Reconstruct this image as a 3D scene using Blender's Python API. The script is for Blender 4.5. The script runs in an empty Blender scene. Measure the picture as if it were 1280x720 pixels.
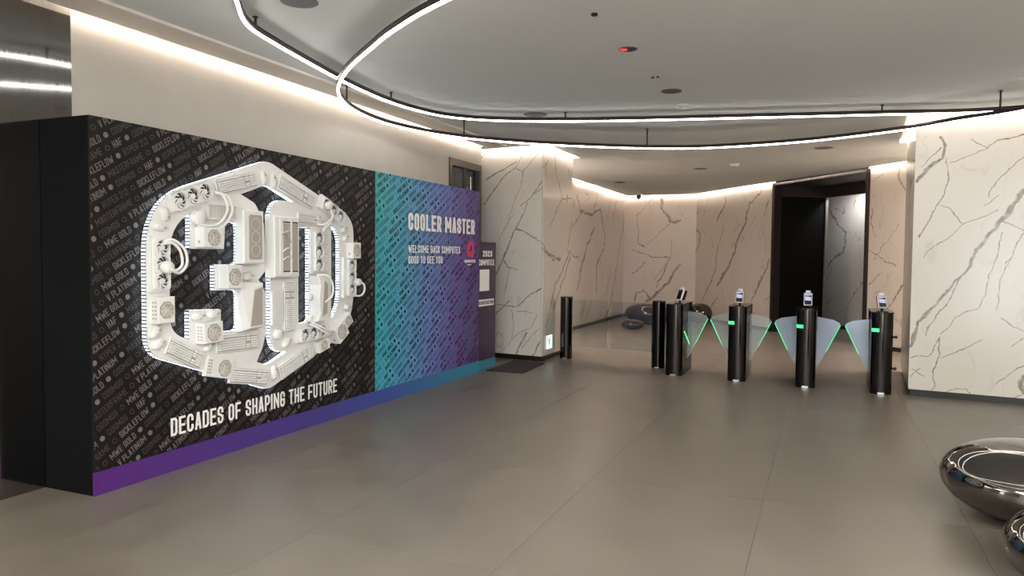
import bpy, bmesh, math, random
from math import sin, cos, pi, radians, sqrt, atan2, hypot, floor, ceil
from mathutils import Vector, Matrix

random.seed(7)
S = bpy.context.scene
COL = S.collection

# ------------------------------------------------------------------ camera, world, exposure
cam_d = bpy.data.cameras.new('camera'); cam = bpy.data.objects.new('camera', cam_d); COL.objects.link(cam)
cam_d.sensor_width = 36.0; cam_d.lens = 922.0 / 1280 * 36.0; cam_d.clip_start = .05; cam_d.clip_end = 100
PITCH, YAW, ROLL = radians(2.39), math.atan(390 / 922), radians(0.5)
fwd = Vector((-sin(YAW) * cos(PITCH), cos(YAW) * cos(PITCH), -sin(PITCH)))
rt = Vector((cos(YAW), sin(YAW), 0)); up = rt.cross(fwd)
r2 = rt * cos(ROLL) + up * sin(ROLL); u2 = -rt * sin(ROLL) + up * cos(ROLL)
M = Matrix.Identity(4)
for i in range(3):
    M[i][0], M[i][1], M[i][2] = r2[i], u2[i], -fwd[i]
M[0][3], M[1][3], M[2][3] = 0, 0, 1.53
cam.matrix_world = M
S.camera = cam
w = bpy.data.worlds.new('dim_interior'); S.world = w; w.use_nodes = True
w.node_tree.nodes['Background'].inputs[0].default_value = (.9, .95, 1, 1)
w.node_tree.nodes['Background'].inputs[1].default_value = 0.02
S.view_settings.view_transform = 'Standard'; S.view_settings.look = 'None'; S.view_settings.gamma = 1.0
S.view_settings.use_curve_mapping = False
S.view_settings.exposure = 1.36
RING_POWER = 7.0        # glowing diffuser of the hanging ring lamps
COVE_POWER = 40.0       # hidden warm strips in the ceiling gap
LED_POWER = 3.0         # cool white strips round the wall sculpture

def area_lamp(name, loc, size, power, col=(1, .97, .93)):
    d = bpy.data.lights.new(name, 'AREA'); d.shape = 'RECTANGLE'; d.size, d.size_y = size; d.energy = power; d.color = col
    o = bpy.data.objects.new(name, d); o.location = loc; COL.objects.link(o); return o
# unseen fill lights added behind the camera to brighten the lobby
area_lamp('added_entrance_fill', (-1.5, -2.2, 3.1), (3.0, 3.0), 225)
area_lamp('added_entrance_fill', (2.6, .2, 3.1), (3.0, 3.0), 225)
area_lamp('added_gate_hall_fill', (2.1, 12.0, 3.1), (1.2, .8), 65, (1, .87, .80))  # added fill hidden behind the pier, lifts the gate hall
area_lamp('added_pillar_back_fill', (-4.42, 12.6, 3.1), (.4, 1.2), 35, (1, .87, .80))  # added fill out of sight behind the pillar

# ------------------------------------------------------------------ materials
def mat(name, col, rough=.5, metal=0.0, emit=None, es=0.0, spec=None, coat=0):
    m = bpy.data.materials.new(name); m.use_nodes = True
    b = m.node_tree.nodes['Principled BSDF']
    b.inputs['Base Color'].default_value = (*col, 1); b.inputs['Roughness'].default_value = rough; b.inputs['Metallic'].default_value = metal
    if spec is not None: b.inputs['Specular IOR Level'].default_value = spec
    if coat: b.inputs['Coat Weight'].default_value = coat; b.inputs['Coat Roughness'].default_value = .05
    if emit: b.inputs['Emission Color'].default_value = (*emit, 1); b.inputs['Emission Strength'].default_value = es
    return m

class NT:
    def __init__(s, m): s.t = m.node_tree; s.n = s.t.nodes; s.l = s.t.links
    def new(s, typ, **kw):
        nd = s.n.new(typ)
        for k, v in kw.items(): setattr(nd, k, v)
        return nd
    def link(s, a, b): s.l.new(a, b)
    def math(s, op, a, b=None, clamp=False):
        nd = s.n.new('ShaderNodeMath'); nd.operation = op; nd.use_clamp = clamp
        for i, v in enumerate((a, b)):
            if v is None: continue
            if isinstance(v, (int, float)): nd.inputs[i].default_value = v
            else: s.l.new(v, nd.inputs[i])
        return nd.outputs[0]
    def vmath(s, op, a, b=None):
        nd = s.n.new('ShaderNodeVectorMath'); nd.operation = op
        for i, v in enumerate((a, b)):
            if v is None: continue
            if isinstance(v, (tuple, list)): nd.inputs[i].default_value = v
            else: s.l.new(v, nd.inputs[i])
        return nd
    def noise(s, vec, scale, detail=3, rough=.5, dist=0):
        nd = s.n.new('ShaderNodeTexNoise'); nd.inputs['Scale'].default_value = scale; nd.inputs['Detail'].default_value = detail
        nd.inputs['Roughness'].default_value = rough; nd.inputs['Distortion'].default_value = dist
        if vec is not None: s.l.new(vec, nd.inputs['Vector'])
        return nd
    def ramp(s, fac, stops):
        nd = s.n.new('ShaderNodeValToRGB'); e = nd.color_ramp.elements
        e[0].position, e[0].color = stops[0][0], (*stops[0][1], 1); e[1].position, e[1].color = stops[-1][0], (*stops[-1][1], 1)
        for p, c in stops[1:-1]:
            k = e.new(p); k.color = (*c, 1)
        s.l.new(fac, nd.inputs[0]); return nd.outputs[0]
    def mix(s, fac, a, b):
        nd = s.n.new('ShaderNodeMix'); nd.data_type = 'RGBA'
        for i, v in ((0, fac), (6, a), (7, b)):
            if isinstance(v, (int, float)): nd.inputs[i].default_value = v
            elif isinstance(v, tuple): nd.inputs[i].default_value = (*v, 1)
            else: s.l.new(v, nd.inputs[i])
        return nd.outputs[2]

def mottled(name, c1, c2, scale, rough=.5, metal=0, detail=4, bump=0, stretch=None, r2=None, coat=0):
    m = mat(name, c1, rough, metal, coat=coat); t = NT(m); b = t.n['Principled BSDF']
    tc = t.new('ShaderNodeTexCoord').outputs['Object']
    if stretch:
        mp = t.new('ShaderNodeMapping'); mp.inputs['Scale'].default_value = stretch; t.link(tc, mp.inputs[0]); tc = mp.outputs[0]
    n = t.noise(tc, scale, detail, .6)
    t.link(t.ramp(n.outputs[0], [(.3, c1), (.7, c2)]), b.inputs['Base Color'])
    if r2 is not None:
        mr = t.new('ShaderNodeMapRange'); mr.inputs['From Min'].default_value = .3; mr.inputs['From Max'].default_value = .7
        mr.inputs['To Min'].default_value = rough; mr.inputs['To Max'].default_value = r2
        t.link(n.outputs[0], mr.inputs[0]); t.link(mr.outputs[0], b.inputs['Roughness'])
    if bump:
        bp = t.new('ShaderNodeBump'); bp.inputs['Strength'].default_value = bump; bp.inputs['Distance'].default_value = .002
        t.link(n.outputs[0], bp.inputs['Height']); t.link(bp.outputs[0], b.inputs['Normal'])
    return m

# vein segment group: intensity of one vein piece at point P
def seg_group():
    g = bpy.data.node_groups.new('vein_segment', 'ShaderNodeTree')
    for nm, ty, io in (('P', 'NodeSocketVector', 'INPUT'), ('A', 'NodeSocketVector', 'INPUT'), ('AB', 'NodeSocketVector', 'INPUT'),
                       ('InvL2', 'NodeSocketFloat', 'INPUT'), ('W0', 'NodeSocketFloat', 'INPUT'), ('DW', 'NodeSocketFloat', 'INPUT'), ('Prev', 'NodeSocketFloat', 'INPUT'), ('Out', 'NodeSocketFloat', 'OUTPUT')):
        g.interface.new_socket(nm, in_out=io, socket_type=ty)
    gi = g.nodes.new('NodeGroupInput').outputs; go = g.nodes.new('NodeGroupOutput').inputs
    def V(op, a, b):
        n = g.nodes.new('ShaderNodeVectorMath'); n.operation = op; g.links.new(a, n.inputs[0])
        if op == 'SCALE': g.links.new(b, n.inputs[3])
        elif b is not None: g.links.new(b, n.inputs[1])
        return n
    def F(op, a, b, c=None, clamp=False):
        n = g.nodes.new('ShaderNodeMath'); n.operation = op; n.use_clamp = clamp
        for i, v in enumerate((a, b, c)):
            if v is None: continue
            if isinstance(v, (int, float)): n.inputs[i].default_value = v
            else: g.links.new(v, n.inputs[i])
        return n.outputs[0]
    # the tiny term keeps the pieces evaluated one after the other
    pp = V('ADD', gi['P'], F('MULTIPLY', gi['Prev'], 1e-6)).outputs[0]
    d = V('SUBTRACT', pp, gi['A']).outputs[0]
    tt = F('MULTIPLY', V('DOT_PRODUCT', d, gi['AB']).outputs['Value'], gi['InvL2'], clamp=True)
    q = V('SCALE', gi['AB'], tt).outputs[0]
    L = V('LENGTH', V('SUBTRACT', d, q).outputs[0], None).outputs['Value']
    wd = F('MULTIPLY_ADD', tt, gi['DW'], gi['W0'])
    k = F('SUBTRACT', 1.0, F('DIVIDE', L, wd), clamp=True)
    o = F('MAXIMUM', k, gi['Prev'])
    g.links.new(o, go['Out'])
    return g
SEG = seg_group()

def marble(name, p0, p1, veins, base=(.60, .555, .49), vein=(.17, .14, .11), wobble=.05, faint=1.0, wk=1.0, seedz=0.0, streak=.35):
    d = Vector((p1[0] - p0[0], p1[1] - p0[1])).normalized()
    m = mat(name, base, .22, 0, spec=.45); t = NT(m); b = t.n['Principled BSDF']
    tc = t.new('ShaderNodeTexCoord').outputs['Object']
    rel = t.vmath('SUBTRACT', tc, (p0[0], p0[1], 0)).outputs[0]
    u = t.vmath('DOT_PRODUCT', rel, (d.x, d.y, 0)).outputs['Value']
    v = t.vmath('DOT_PRODUCT', rel, (0, 0, 1)).outputs['Value']
    cb = t.new('ShaderNodeCombineXYZ'); t.link(u, cb.inputs[0]); t.link(v, cb.inputs[1]); P = cb.outputs[0]
    Ps = t.vmath('ADD', P, (seedz, seedz * 1.7, seedz)).outputs[0]
    def jig(scale, amp, det):
        n = t.noise(Ps, scale, det, .6).outputs['Color']
        c = t.vmath('SUBTRACT', n, (.5, .5, .5)).outputs[0]
        return t.vmath('MULTIPLY', c, (amp, amp, 0)).outputs[0]
    PD = t.vmath('ADD', P, jig(3.5, wobble * 2.4, 3)).outputs[0]
    PD = t.vmath('ADD', PD, jig(22, wobble * .5, 3)).outputs[0]
    prev = None
    for pts, w0, w1 in veins:
        n = len(pts) - 1
        for i in range(n):
            a, c = pts[i], pts[i + 1]; ab = (c[0] - a[0], c[1] - a[1])
            L2 = ab[0] ** 2 + ab[1] ** 2
            if L2 < 1e-6: continue
            ga = max(.012, (w0 + (w1 - w0) * i / n)) * wk * .5; gb = max(.012, (w0 + (w1 - w0) * (i + 1) / n)) * wk * .5
            nd = t.new('ShaderNodeGroup'); nd.node_tree = SEG
            t.link(PD, nd.inputs['P']); nd.inputs['A'].default_value = (*a, 0); nd.inputs['AB'].default_value = (*ab, 0)
            nd.inputs['InvL2'].default_value = 1 / L2; nd.inputs['W0'].default_value = ga; nd.inputs['DW'].default_value = gb - ga
            if prev is not None: t.link(prev, nd.inputs['Prev'])
            prev = nd.outputs[0]
    # fine secondary veins: ridges of warped noise stretched along a steep diagonal
    mp = t.new('ShaderNodeMapping'); mp.inputs['Rotation'].default_value = (0, 0, radians(28)); mp.inputs['Scale'].default_value = (1.0, .32, 1)
    t.link(t.vmath('ADD', Ps, jig(2.2, .35, 3)).outputs[0], mp.inputs[0])
    n2 = t.noise(mp.outputs[0], 2.6, 2, .5).outputs[0]
    rg = t.math('SUBTRACT', 1.0, t.math('MULTIPLY', t.math('ABSOLUTE', t.math('SUBTRACT', n2, .5)), 75), clamp=True)
    gate = t.math('MULTIPLY', t.math('SUBTRACT', t.noise(Ps, 1.7, 2).outputs[0], .46), 6, clamp=True)
    rg = t.math('MULTIPLY', t.math('MULTIPLY', rg, gate), .38 * faint)
    cloud = t.noise(mp.outputs[0], 1.3, 5, .6).outputs[0]
    base2 = tuple(x * .88 for x in base)
    col = t.mix(t.math('MULTIPLY', t.math('SUBTRACT', cloud, .45), 3 * streak, clamp=True), base, base2)
    col = t.mix(rg, col, vein)
    if prev is not None:
        k = t.math('MULTIPLY', prev, 2.2, clamp=True)
        tex = t.math('MULTIPLY_ADD', t.noise(Ps, 14, 3).outputs[0], 1.7); tex.node.inputs[2].default_value = -.05; tex.node.use_clamp = True
        k = t.math('MULTIPLY', k, tex, clamp=True)
        halo = t.math('MULTIPLY', prev, .25)
        k = t.math('MAXIMUM', t.math('MULTIPLY', k, .88), halo)
        col = t.mix(k, col, vein)
    t.link(col, b.inputs['Base Color'])
    return m

WHITEPAINT = mottled('cream_wall_paint', (.50, .47, .42), (.53, .50, .45), 3, .85)
CEILM = mottled('pale_grey_ceiling_paint', (.70, .73, .71), (.72, .75, .73), 2, .9)
CEILB = mottled('beige_soffit_paint', (.72, .68, .62), (.74, .70, .64), 2, .9)
FLOORM = mottled('brown_grey_stone', (.142, .120, .096), (.186, .160, .132), 2.2, .30, detail=9, r2=.42, bump=.08)
GROUT = mat('dark_grout', (.125, .108, .092), .6)
BLACKBASE = mat('black_plinth', (.012, .010, .009), .35)
STEEL = mottled('brushed_dark_steel', (.27, .26, .25), (.30, .29, .28), 60, .055, metal=1, stretch=(1, 1, .03), r2=.10)
BLACKMAT = mat('matt_black_laminate', (.0022, .0028, .0034), .6, spec=.12)
BLACKPRINT = mat('black_printed_vinyl', (.0085, .0065, .006), .5, spec=.2)
PRINT_BR = mat('grey_ink', (.145, .13, .125), .45)
PRINT_DM = mat('dark_grey_ink', (.045, .037, .035), .45)
PRINT_NAVY = mat('navy_ink', (.012, .018, .05), .45)
PRINT_MID = mat('translucent_blue_ink', (.045, .13, .25), .45)
WHITEINK = mat('white_ink', (.86, .85, .82), .5)
MAGENTA = mat('magenta_ink', (.70, .02, .16), .5)
ADDED_DAYPANE = mat('added_daylight_pane', (.8, .85, .9), .3, emit=(.86, .94, 1), es=6.0)  # glow of the added doors, an unseen light source
GRILLEBLADE = mat('beige_fan_blades', (.56, .52, .46), .6)
KEYSHADE = mat('grey_key_gap_shade', (.42, .40, .36), .6)  # grey paints the shade between the white keys
LEDTAPE = mat('grey_strip_backing', (.10, .11, .13), .6)
PLASTIC = mottled('off_white_paint', (.76, .76, .74), (.80, .80, .78), 8, .42)
GREYW = mat('beige_grey_mesh', (.40, .36, .315), .7)
DARKGAP = mat('dark_fan_recess', (.035, .032, .03), .7)
RINGMETAL = mat('dark_bronze_aluminium', (.05, .04, .036), .4, .6)
RINGGLOW = mat('ring_diffuser_glow', (1, 1, 1), .5, emit=(1, .955, .92), es=RING_POWER)
COVEGLOW = mat('warm_strip_glow', (1, 1, 1), .5, emit=(1, .86, .77), es=COVE_POWER)
LEDGLOW = mat('cool_strip_glow', (1, 1, 1), .5, emit=(.74, .86, 1), es=LED_POWER)
GLOSSBLACK = mat('polished_black_titanium', (.045, .040, .038), .11, .95)
CHROME = mat('polished_gunmetal', (.22, .21, .20), .045, 1.0)
DARKSTONE = mat('dark_polished_resin', (.075, .06, .05), .09, .75)
BLACKGLOSS = mat('black_gloss_plastic', (.01, .01, .011), .15)
SILVER = mat('silver_trim', (.75, .74, .72), .25, .9)
GREENGLOW = mat('green_status_light', (.02, .5, .1), .4, emit=(.03, 1, .16), es=1.3)
GREENEDGE = mat('green_glass_edge_light', (.02, .5, .2), .4, emit=(.05, 1, .38), es=.5)
EXITGLOW = mat('exit_sign_white_glow', (.9, 1, .95), .4, emit=(.78, 1, .93), es=.45)
EXITGREEN = mat('exit_sign_green', (.0, .45, .25), .4, emit=(.0, .5, .28), es=.05)
SCREEN = mat('lit_reader_screen', (.2, .2, .3), .3, emit=(.55, .56, .85), es=.28)
MATM = mottled('dark_brown_mat_pile', (.028, .021, .020), (.045, .034, .032), 60, .95, bump=.6)
TEAL = mat('teal_vinyl', (.035, .22, .32), .45)
PURPLE = mat('dark_purple_vinyl', (.045, .022, .050), .45)
DISCGREY = mat('grey_ceiling_grille', (.20, .20, .195), .8)
WHITEP = mat('white_plastic', (.72, .72, .70), .5)
REDDOT = mat('red_sensor_lens', (.25, .01, .02), .2, emit=(1, .05, .08), es=.35)
DOORGLASS = mat('dark_door_glass', (.012, .022, .024), .06)
BRONZE = mat('brown_door_frame', (.095, .075, .062), .4, .4)

def glassmat(name, tint, haze, mixd):
    m = bpy.data.materials.new(name); m.use_nodes = True; t = NT(m); t.n.clear()
    out = t.new('ShaderNodeOutputMaterial'); tr = t.new('ShaderNodeBsdfTransparent'); tr.inputs[0].default_value = (*tint, 1)
    df = t.new('ShaderNodeBsdfDiffuse'); df.inputs[0].default_value = (*haze, 1)
    gl = t.new('ShaderNodeBsdfGlossy'); gl.inputs['Roughness'].default_value = .03
    fr = t.new('ShaderNodeFresnel'); fr.inputs[0].default_value = 1.45
    a = t.new('ShaderNodeMixShader'); a.inputs[0].default_value = mixd; t.link(tr.outputs[0], a.inputs[1]); t.link(df.outputs[0], a.inputs[2])
    c = t.new('ShaderNodeMixShader'); t.link(fr.outputs[0], c.inputs[0]); t.link(a.outputs[0], c.inputs[1]); t.link(gl.outputs[0], c.inputs[2])
    t.link(c.outputs[0], out.inputs[0]); return m
WINGGLASS = glassmat('gate_glass_blue_reflection', (.86, .93, .98), (.66, .80, 1.0), .34)  # diffuse blue haze paints the reflections on the wings
WINGGLASS2 = glassmat('clear_gate_glass', (.90, .94, .95), (.80, .86, .90), .17)
CLEARGLASS = glassmat('clear_barrier_glass', (.93, .95, .95), (.5, .5, .5), .03)

def stripe_mat():
    m = mat('purple_to_teal_vinyl', (.1, .1, .3), .42); t = NT(m); b = t.n['Principled BSDF']
    tc = t.new('ShaderNodeTexCoord').outputs['Object']; sp = t.new('ShaderNodeSeparateXYZ'); t.link(tc, sp.inputs[0])
    mr = t.new('ShaderNodeMapRange'); mr.inputs['From Min'].default_value = 3.2; mr.inputs['From Max'].default_value = 8.8; t.link(sp.outputs[0], mr.inputs[0])
    t.link(t.ramp(mr.outputs[0], [(0, (.075, .012, .15)), (.4, (.062, .045, .25)), (.62, (.045, .09, .33)), (.85, (.035, .20, .36)), (1, (.03, .25, .36))]), b.inputs['Base Color'])
    return m
def colour_mat():
    m = mat('teal_to_purple_vinyl', (.1, .1, .3), .42); t = NT(m); b = t.n['Principled BSDF']
    tc = t.new('ShaderNodeTexCoord').outputs['Object']; sp = t.new('ShaderNodeSeparateXYZ'); t.link(tc, sp.inputs[0])
    k = t.math('ADD', sp.outputs[0], t.math('MULTIPLY', t.math('SUBTRACT', sp.outputs[1], 1.2), -.12))
    mr = t.new('ShaderNodeMapRange'); mr.inputs['From Min'].default_value = 6.36; mr.inputs['From Max'].default_value = 8.81; t.link(k, mr.inputs[0])
    t.link(t.ramp(mr.outputs[0], [(0, (.035, .46, .50)), (.22, (.085, .38, .58)), (.5, (.16, .22, .56)), (.75, (.155, .095, .34)), (1, (.105, .038, .17))]), b.inputs['Base Color'])
    return m
STRIPEM = stripe_mat(); COLOURM = colour_mat()

# ------------------------------------------------------------------ mesh helpers
class MB:
    def __init__(s): s.v = []; s.f = []; s.sm = []
    def add(s, vs, fs, smooth=False, mtx=None):
        o = len(s.v)
        s.v += [tuple(mtx @ Vector(p)) if mtx is not None else tuple(p) for p in vs]
        s.f += [tuple(i + o for i in f) for f in fs]; s.sm += [smooth] * len(fs); return s
    def box(s, a, b, mtx=None):
        x0, y0, z0 = a; x1, y1, z1 = b
        vs = [(x0, y0, z0), (x1, y0, z0), (x1, y1, z0), (x0, y1, z0), (x0, y0, z1), (x1, y0, z1), (x1, y1, z1), (x0, y1, z1)]
        return s.add(vs, [(0, 3, 2, 1), (4, 5, 6, 7), (0, 1, 5, 4), (1, 2, 6, 5), (2, 3, 7, 6), (3, 0, 4, 7)], mtx=mtx)
    def cham(s, a, b, c, mtx=None):     # box whose +z face is bevelled by c
        x0, y0, z0 = a; x1, y1, z1 = b
        vs = [(x0, y0, z0), (x1, y0, z0), (x1, y1, z0), (x0, y1, z0), (x0, y0, z1 - c), (x1, y0, z1 - c), (x1, y1, z1 - c), (x0, y1, z1 - c),
              (x0 + c, y0 + c, z1), (x1 - c, y0 + c, z1), (x1 - c, y1 - c, z1), (x0 + c, y1 - c, z1)]
        fs = [(0, 3, 2, 1), (8, 9, 10, 11)]
        for i in range(4):
            j = (i + 1) % 4; fs += [(i, j, 4 + j, 4 + i), (4 + i, 4 + j, 8 + j, 8 + i)]
        return s.add(vs, fs, mtx=mtx)
    def prism(s, pts, z0, z1, mtx=None, smooth=False, bevel=0):   # ccw polygon in local xy
        n = len(pts)
        if bevel:
            ins = offset_poly(pts, bevel)
            vs = [(x, y, z0) for x, y in pts] + [(x, y, z1 - bevel) for x, y in pts] + [(x, y, z1) for x, y in ins]
            fs = [tuple(range(n - 1, -1, -1)), tuple(range(2 * n, 3 * n))]
            for i in range(n):
                j = (i + 1) % n; fs += [(i, j, n + j, n + i), (n + i, n + j, 2 * n + j, 2 * n + i)]
            return s.add(vs, fs, mtx=mtx)
        vs = [(x, y, z0) for x, y in pts] + [(x, y, z1) for x, y in pts]
        fs = [tuple(range(n - 1, -1, -1)), tuple(range(n, 2 * n))] + [(i, (i + 1) % n, n + (i + 1) % n, n + i) for i in range(n)]
        o = len(s.sm); s.add(vs, fs, mtx=mtx)
        if smooth:
            for i in range(o, o + 2 + n): s.sm[i] = True
        return s
    def frame(s, outer, inner, z0, z1):   # plate with a hole; both loops same count, ccw
        n = len(outer)
        vs = [(x, y, z0) for x, y in outer] + [(x, y, z0) for x, y in inner] + [(x, y, z1) for x, y in outer] + [(x, y, z1) for x, y in inner]
        fs = []
        for i in range(n):
            j = (i + 1) % n
            fs += [(i, n + i, n + j, j), (2 * n + i, 2 * n + j, 3 * n + j, 3 * n + i), (i, j, 2 * n + j, 2 * n + i), (n + j, n + i, 3 * n + i, 3 * n + j)]
        return s.add(vs, fs)
    def lathe(s, prof, n=24, mtx=None, smooth=True, sx=1, sy=1):   # profile (r, z), axis z
        vs = []; fs = []
        for r, z in prof:
            for k in range(n): a = 2 * pi * k / n; vs.append((r * cos(a) * sx, r * sin(a) * sy, z))
        for i in range(len(prof) - 1):
            for k in range(n):
                k2 = (k + 1) % n; fs.append((i * n + k, i * n + k2, (i + 1) * n + k2, (i + 1) * n + k))
        s.add(vs, fs, smooth, mtx)
        s.add([vs[k] for k in range(n)], [tuple(range(n - 1, -1, -1))], False, mtx)
        m_ = (len(prof) - 1) * n
        s.add([vs[m_ + k] for k in range(n)], [tuple(range(n))], False, mtx); return s
    def tube(s, pts, r, n=8, closed=False, mtx=None):
        P = [Vector(p) for p in pts]; m_ = len(P); vs = []; fs = []
        prev = None
        for i in range(m_):
            a = P[(i - 1) % m_] if (closed or i > 0) else P[i]; b = P[(i + 1) % m_] if (closed or i < m_ - 1) else P[i]
            d = (b - a).normalized()
            if prev is None:
                h = Vector((0, 0, 1)) if abs(d.z) < .9 else Vector((1, 0, 0)); x = d.cross(h).normalized()
            else:
                x = (prev - d * prev.dot(d)).normalized()
            prev = x; y = d.cross(x)
            for k in range(n): q = P[i] + (x * cos(2 * pi * k / n) + y * sin(2 * pi * k / n)) * r; vs.append(tuple(q))
        for i in range(m_ if closed else m_ - 1):
            j = (i + 1) % m_
            for k in range(n): k2 = (k + 1) % n; fs.append((i * n + k, i * n + k2, j * n + k2, j * n + k))
        if not closed: fs += [tuple(range(n - 1, -1, -1)), tuple((m_ - 1) * n + k for k in range(n))]
        return s.add(vs, fs, True, mtx)
    def mesh(s, name):
        me = bpy.data.meshes.new(name); me.from_pydata(s.v, [], s.f)
        me.polygons.foreach_set('use_smooth', s.sm); me.update(); return me
    def obj(s, name, m, parent=None, label=None, kind=None):
        me = s.mesh(name)
        for mm in (m if isinstance(m, (list, tuple)) else [m]): me.materials.append(mm)
        return link(me, name, parent, label, kind)

def link(me, name, parent=None, label=None, kind=None, loc=None):
    o = bpy.data.objects.new(name, me); COL.objects.link(o)
    if parent: o.parent = parent
    if label: o['label'] = label
    if kind: o['kind'] = kind
    if loc: o.location = loc
    return o
def tag(o, label, cat, group=None):
    o['label'] = label; o['category'] = cat
    if group: o['group'] = group
    return o
def empty(name, label, cat, loc=(0, 0, 0), rz=0, group=None, mtx=None):
    o = bpy.data.objects.new(name, None); COL.objects.link(o)
    if mtx is not None: o.matrix_world = mtx
    else: o.location = loc; o.rotation_euler = (0, 0, rz)
    o.empty_display_size = .1
    return tag(o, label, cat, group)
def structure(o): o['kind'] = 'structure'; return o
def poly_area(p): return sum(p[i][0] * p[(i + 1) % len(p)][1] - p[(i + 1) % len(p)][0] * p[i][1] for i in range(len(p))) / 2
def ccw(p): return p if poly_area(p) > 0 else p[::-1]
def offset_poly(pts, d):    # inward for ccw
    n = len(pts); out = []
    for i in range(n):
        a, b, c = Vector(pts[i - 1]), Vector(pts[i]), Vector(pts[(i + 1) % n])
        e1 = (b - a).normalized(); e2 = (c - b).normalized()
        n1 = Vector((-e1.y, e1.x)); n2 = Vector((-e2.y, e2.x)); bi = n1 + n2
        k = d / max(.35, 1 + n1.dot(n2)) ; q = b + bi * k
        out.append((q.x, q.y))
    return out
def rounded(pts, r, k=5):
    n = len(pts); out = []
    for i in range(n):
        rr = r[i] if isinstance(r, (list, tuple)) else r
        a, b, c = Vector(pts[i - 1]), Vector(pts[i]), Vector(pts[(i + 1) % n])
        if rr <= 0:
            out += [tuple(b)] * 1; continue
        la, lc = (a - b).length, (c - b).length
        e1 = (a - b).normalized(); e2 = (c - b).normalized()
        ang = e1.angle(e2); tl = min(rr / math.tan(ang / 2), la * .48, lc * .48)
        p, q = b + e1 * tl, b + e2 * tl
        for j in range(k + 1):
            t = j / k; x = p * (1 - t) ** 2 + b * 2 * t * (1 - t) + q * t * t; out.append((x.x, x.y))
    return out
def catmull(pts, k=8, closed=True):
    n = len(pts); P = [Vector(p) for p in pts]; out = []
    for i in range(n if closed else n - 1):
        p0 = P[(i - 1) % n] if (closed or i > 0) else P[i]; p1 = P[i]; p2 = P[(i + 1) % n]; p3 = P[(i + 2) % n] if (closed or i < n - 2) else p2
        for j in range(k):
            t = j / k
            out.append(.5 * ((2 * p1) + (p2 - p0) * t + (2 * p0 - 5 * p1 + 4 * p2 - p3) * t * t + (3 * p1 - p0 - 3 * p2 + p3) * t ** 3))
    if not closed: out.append(P[-1])
    return out
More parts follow.
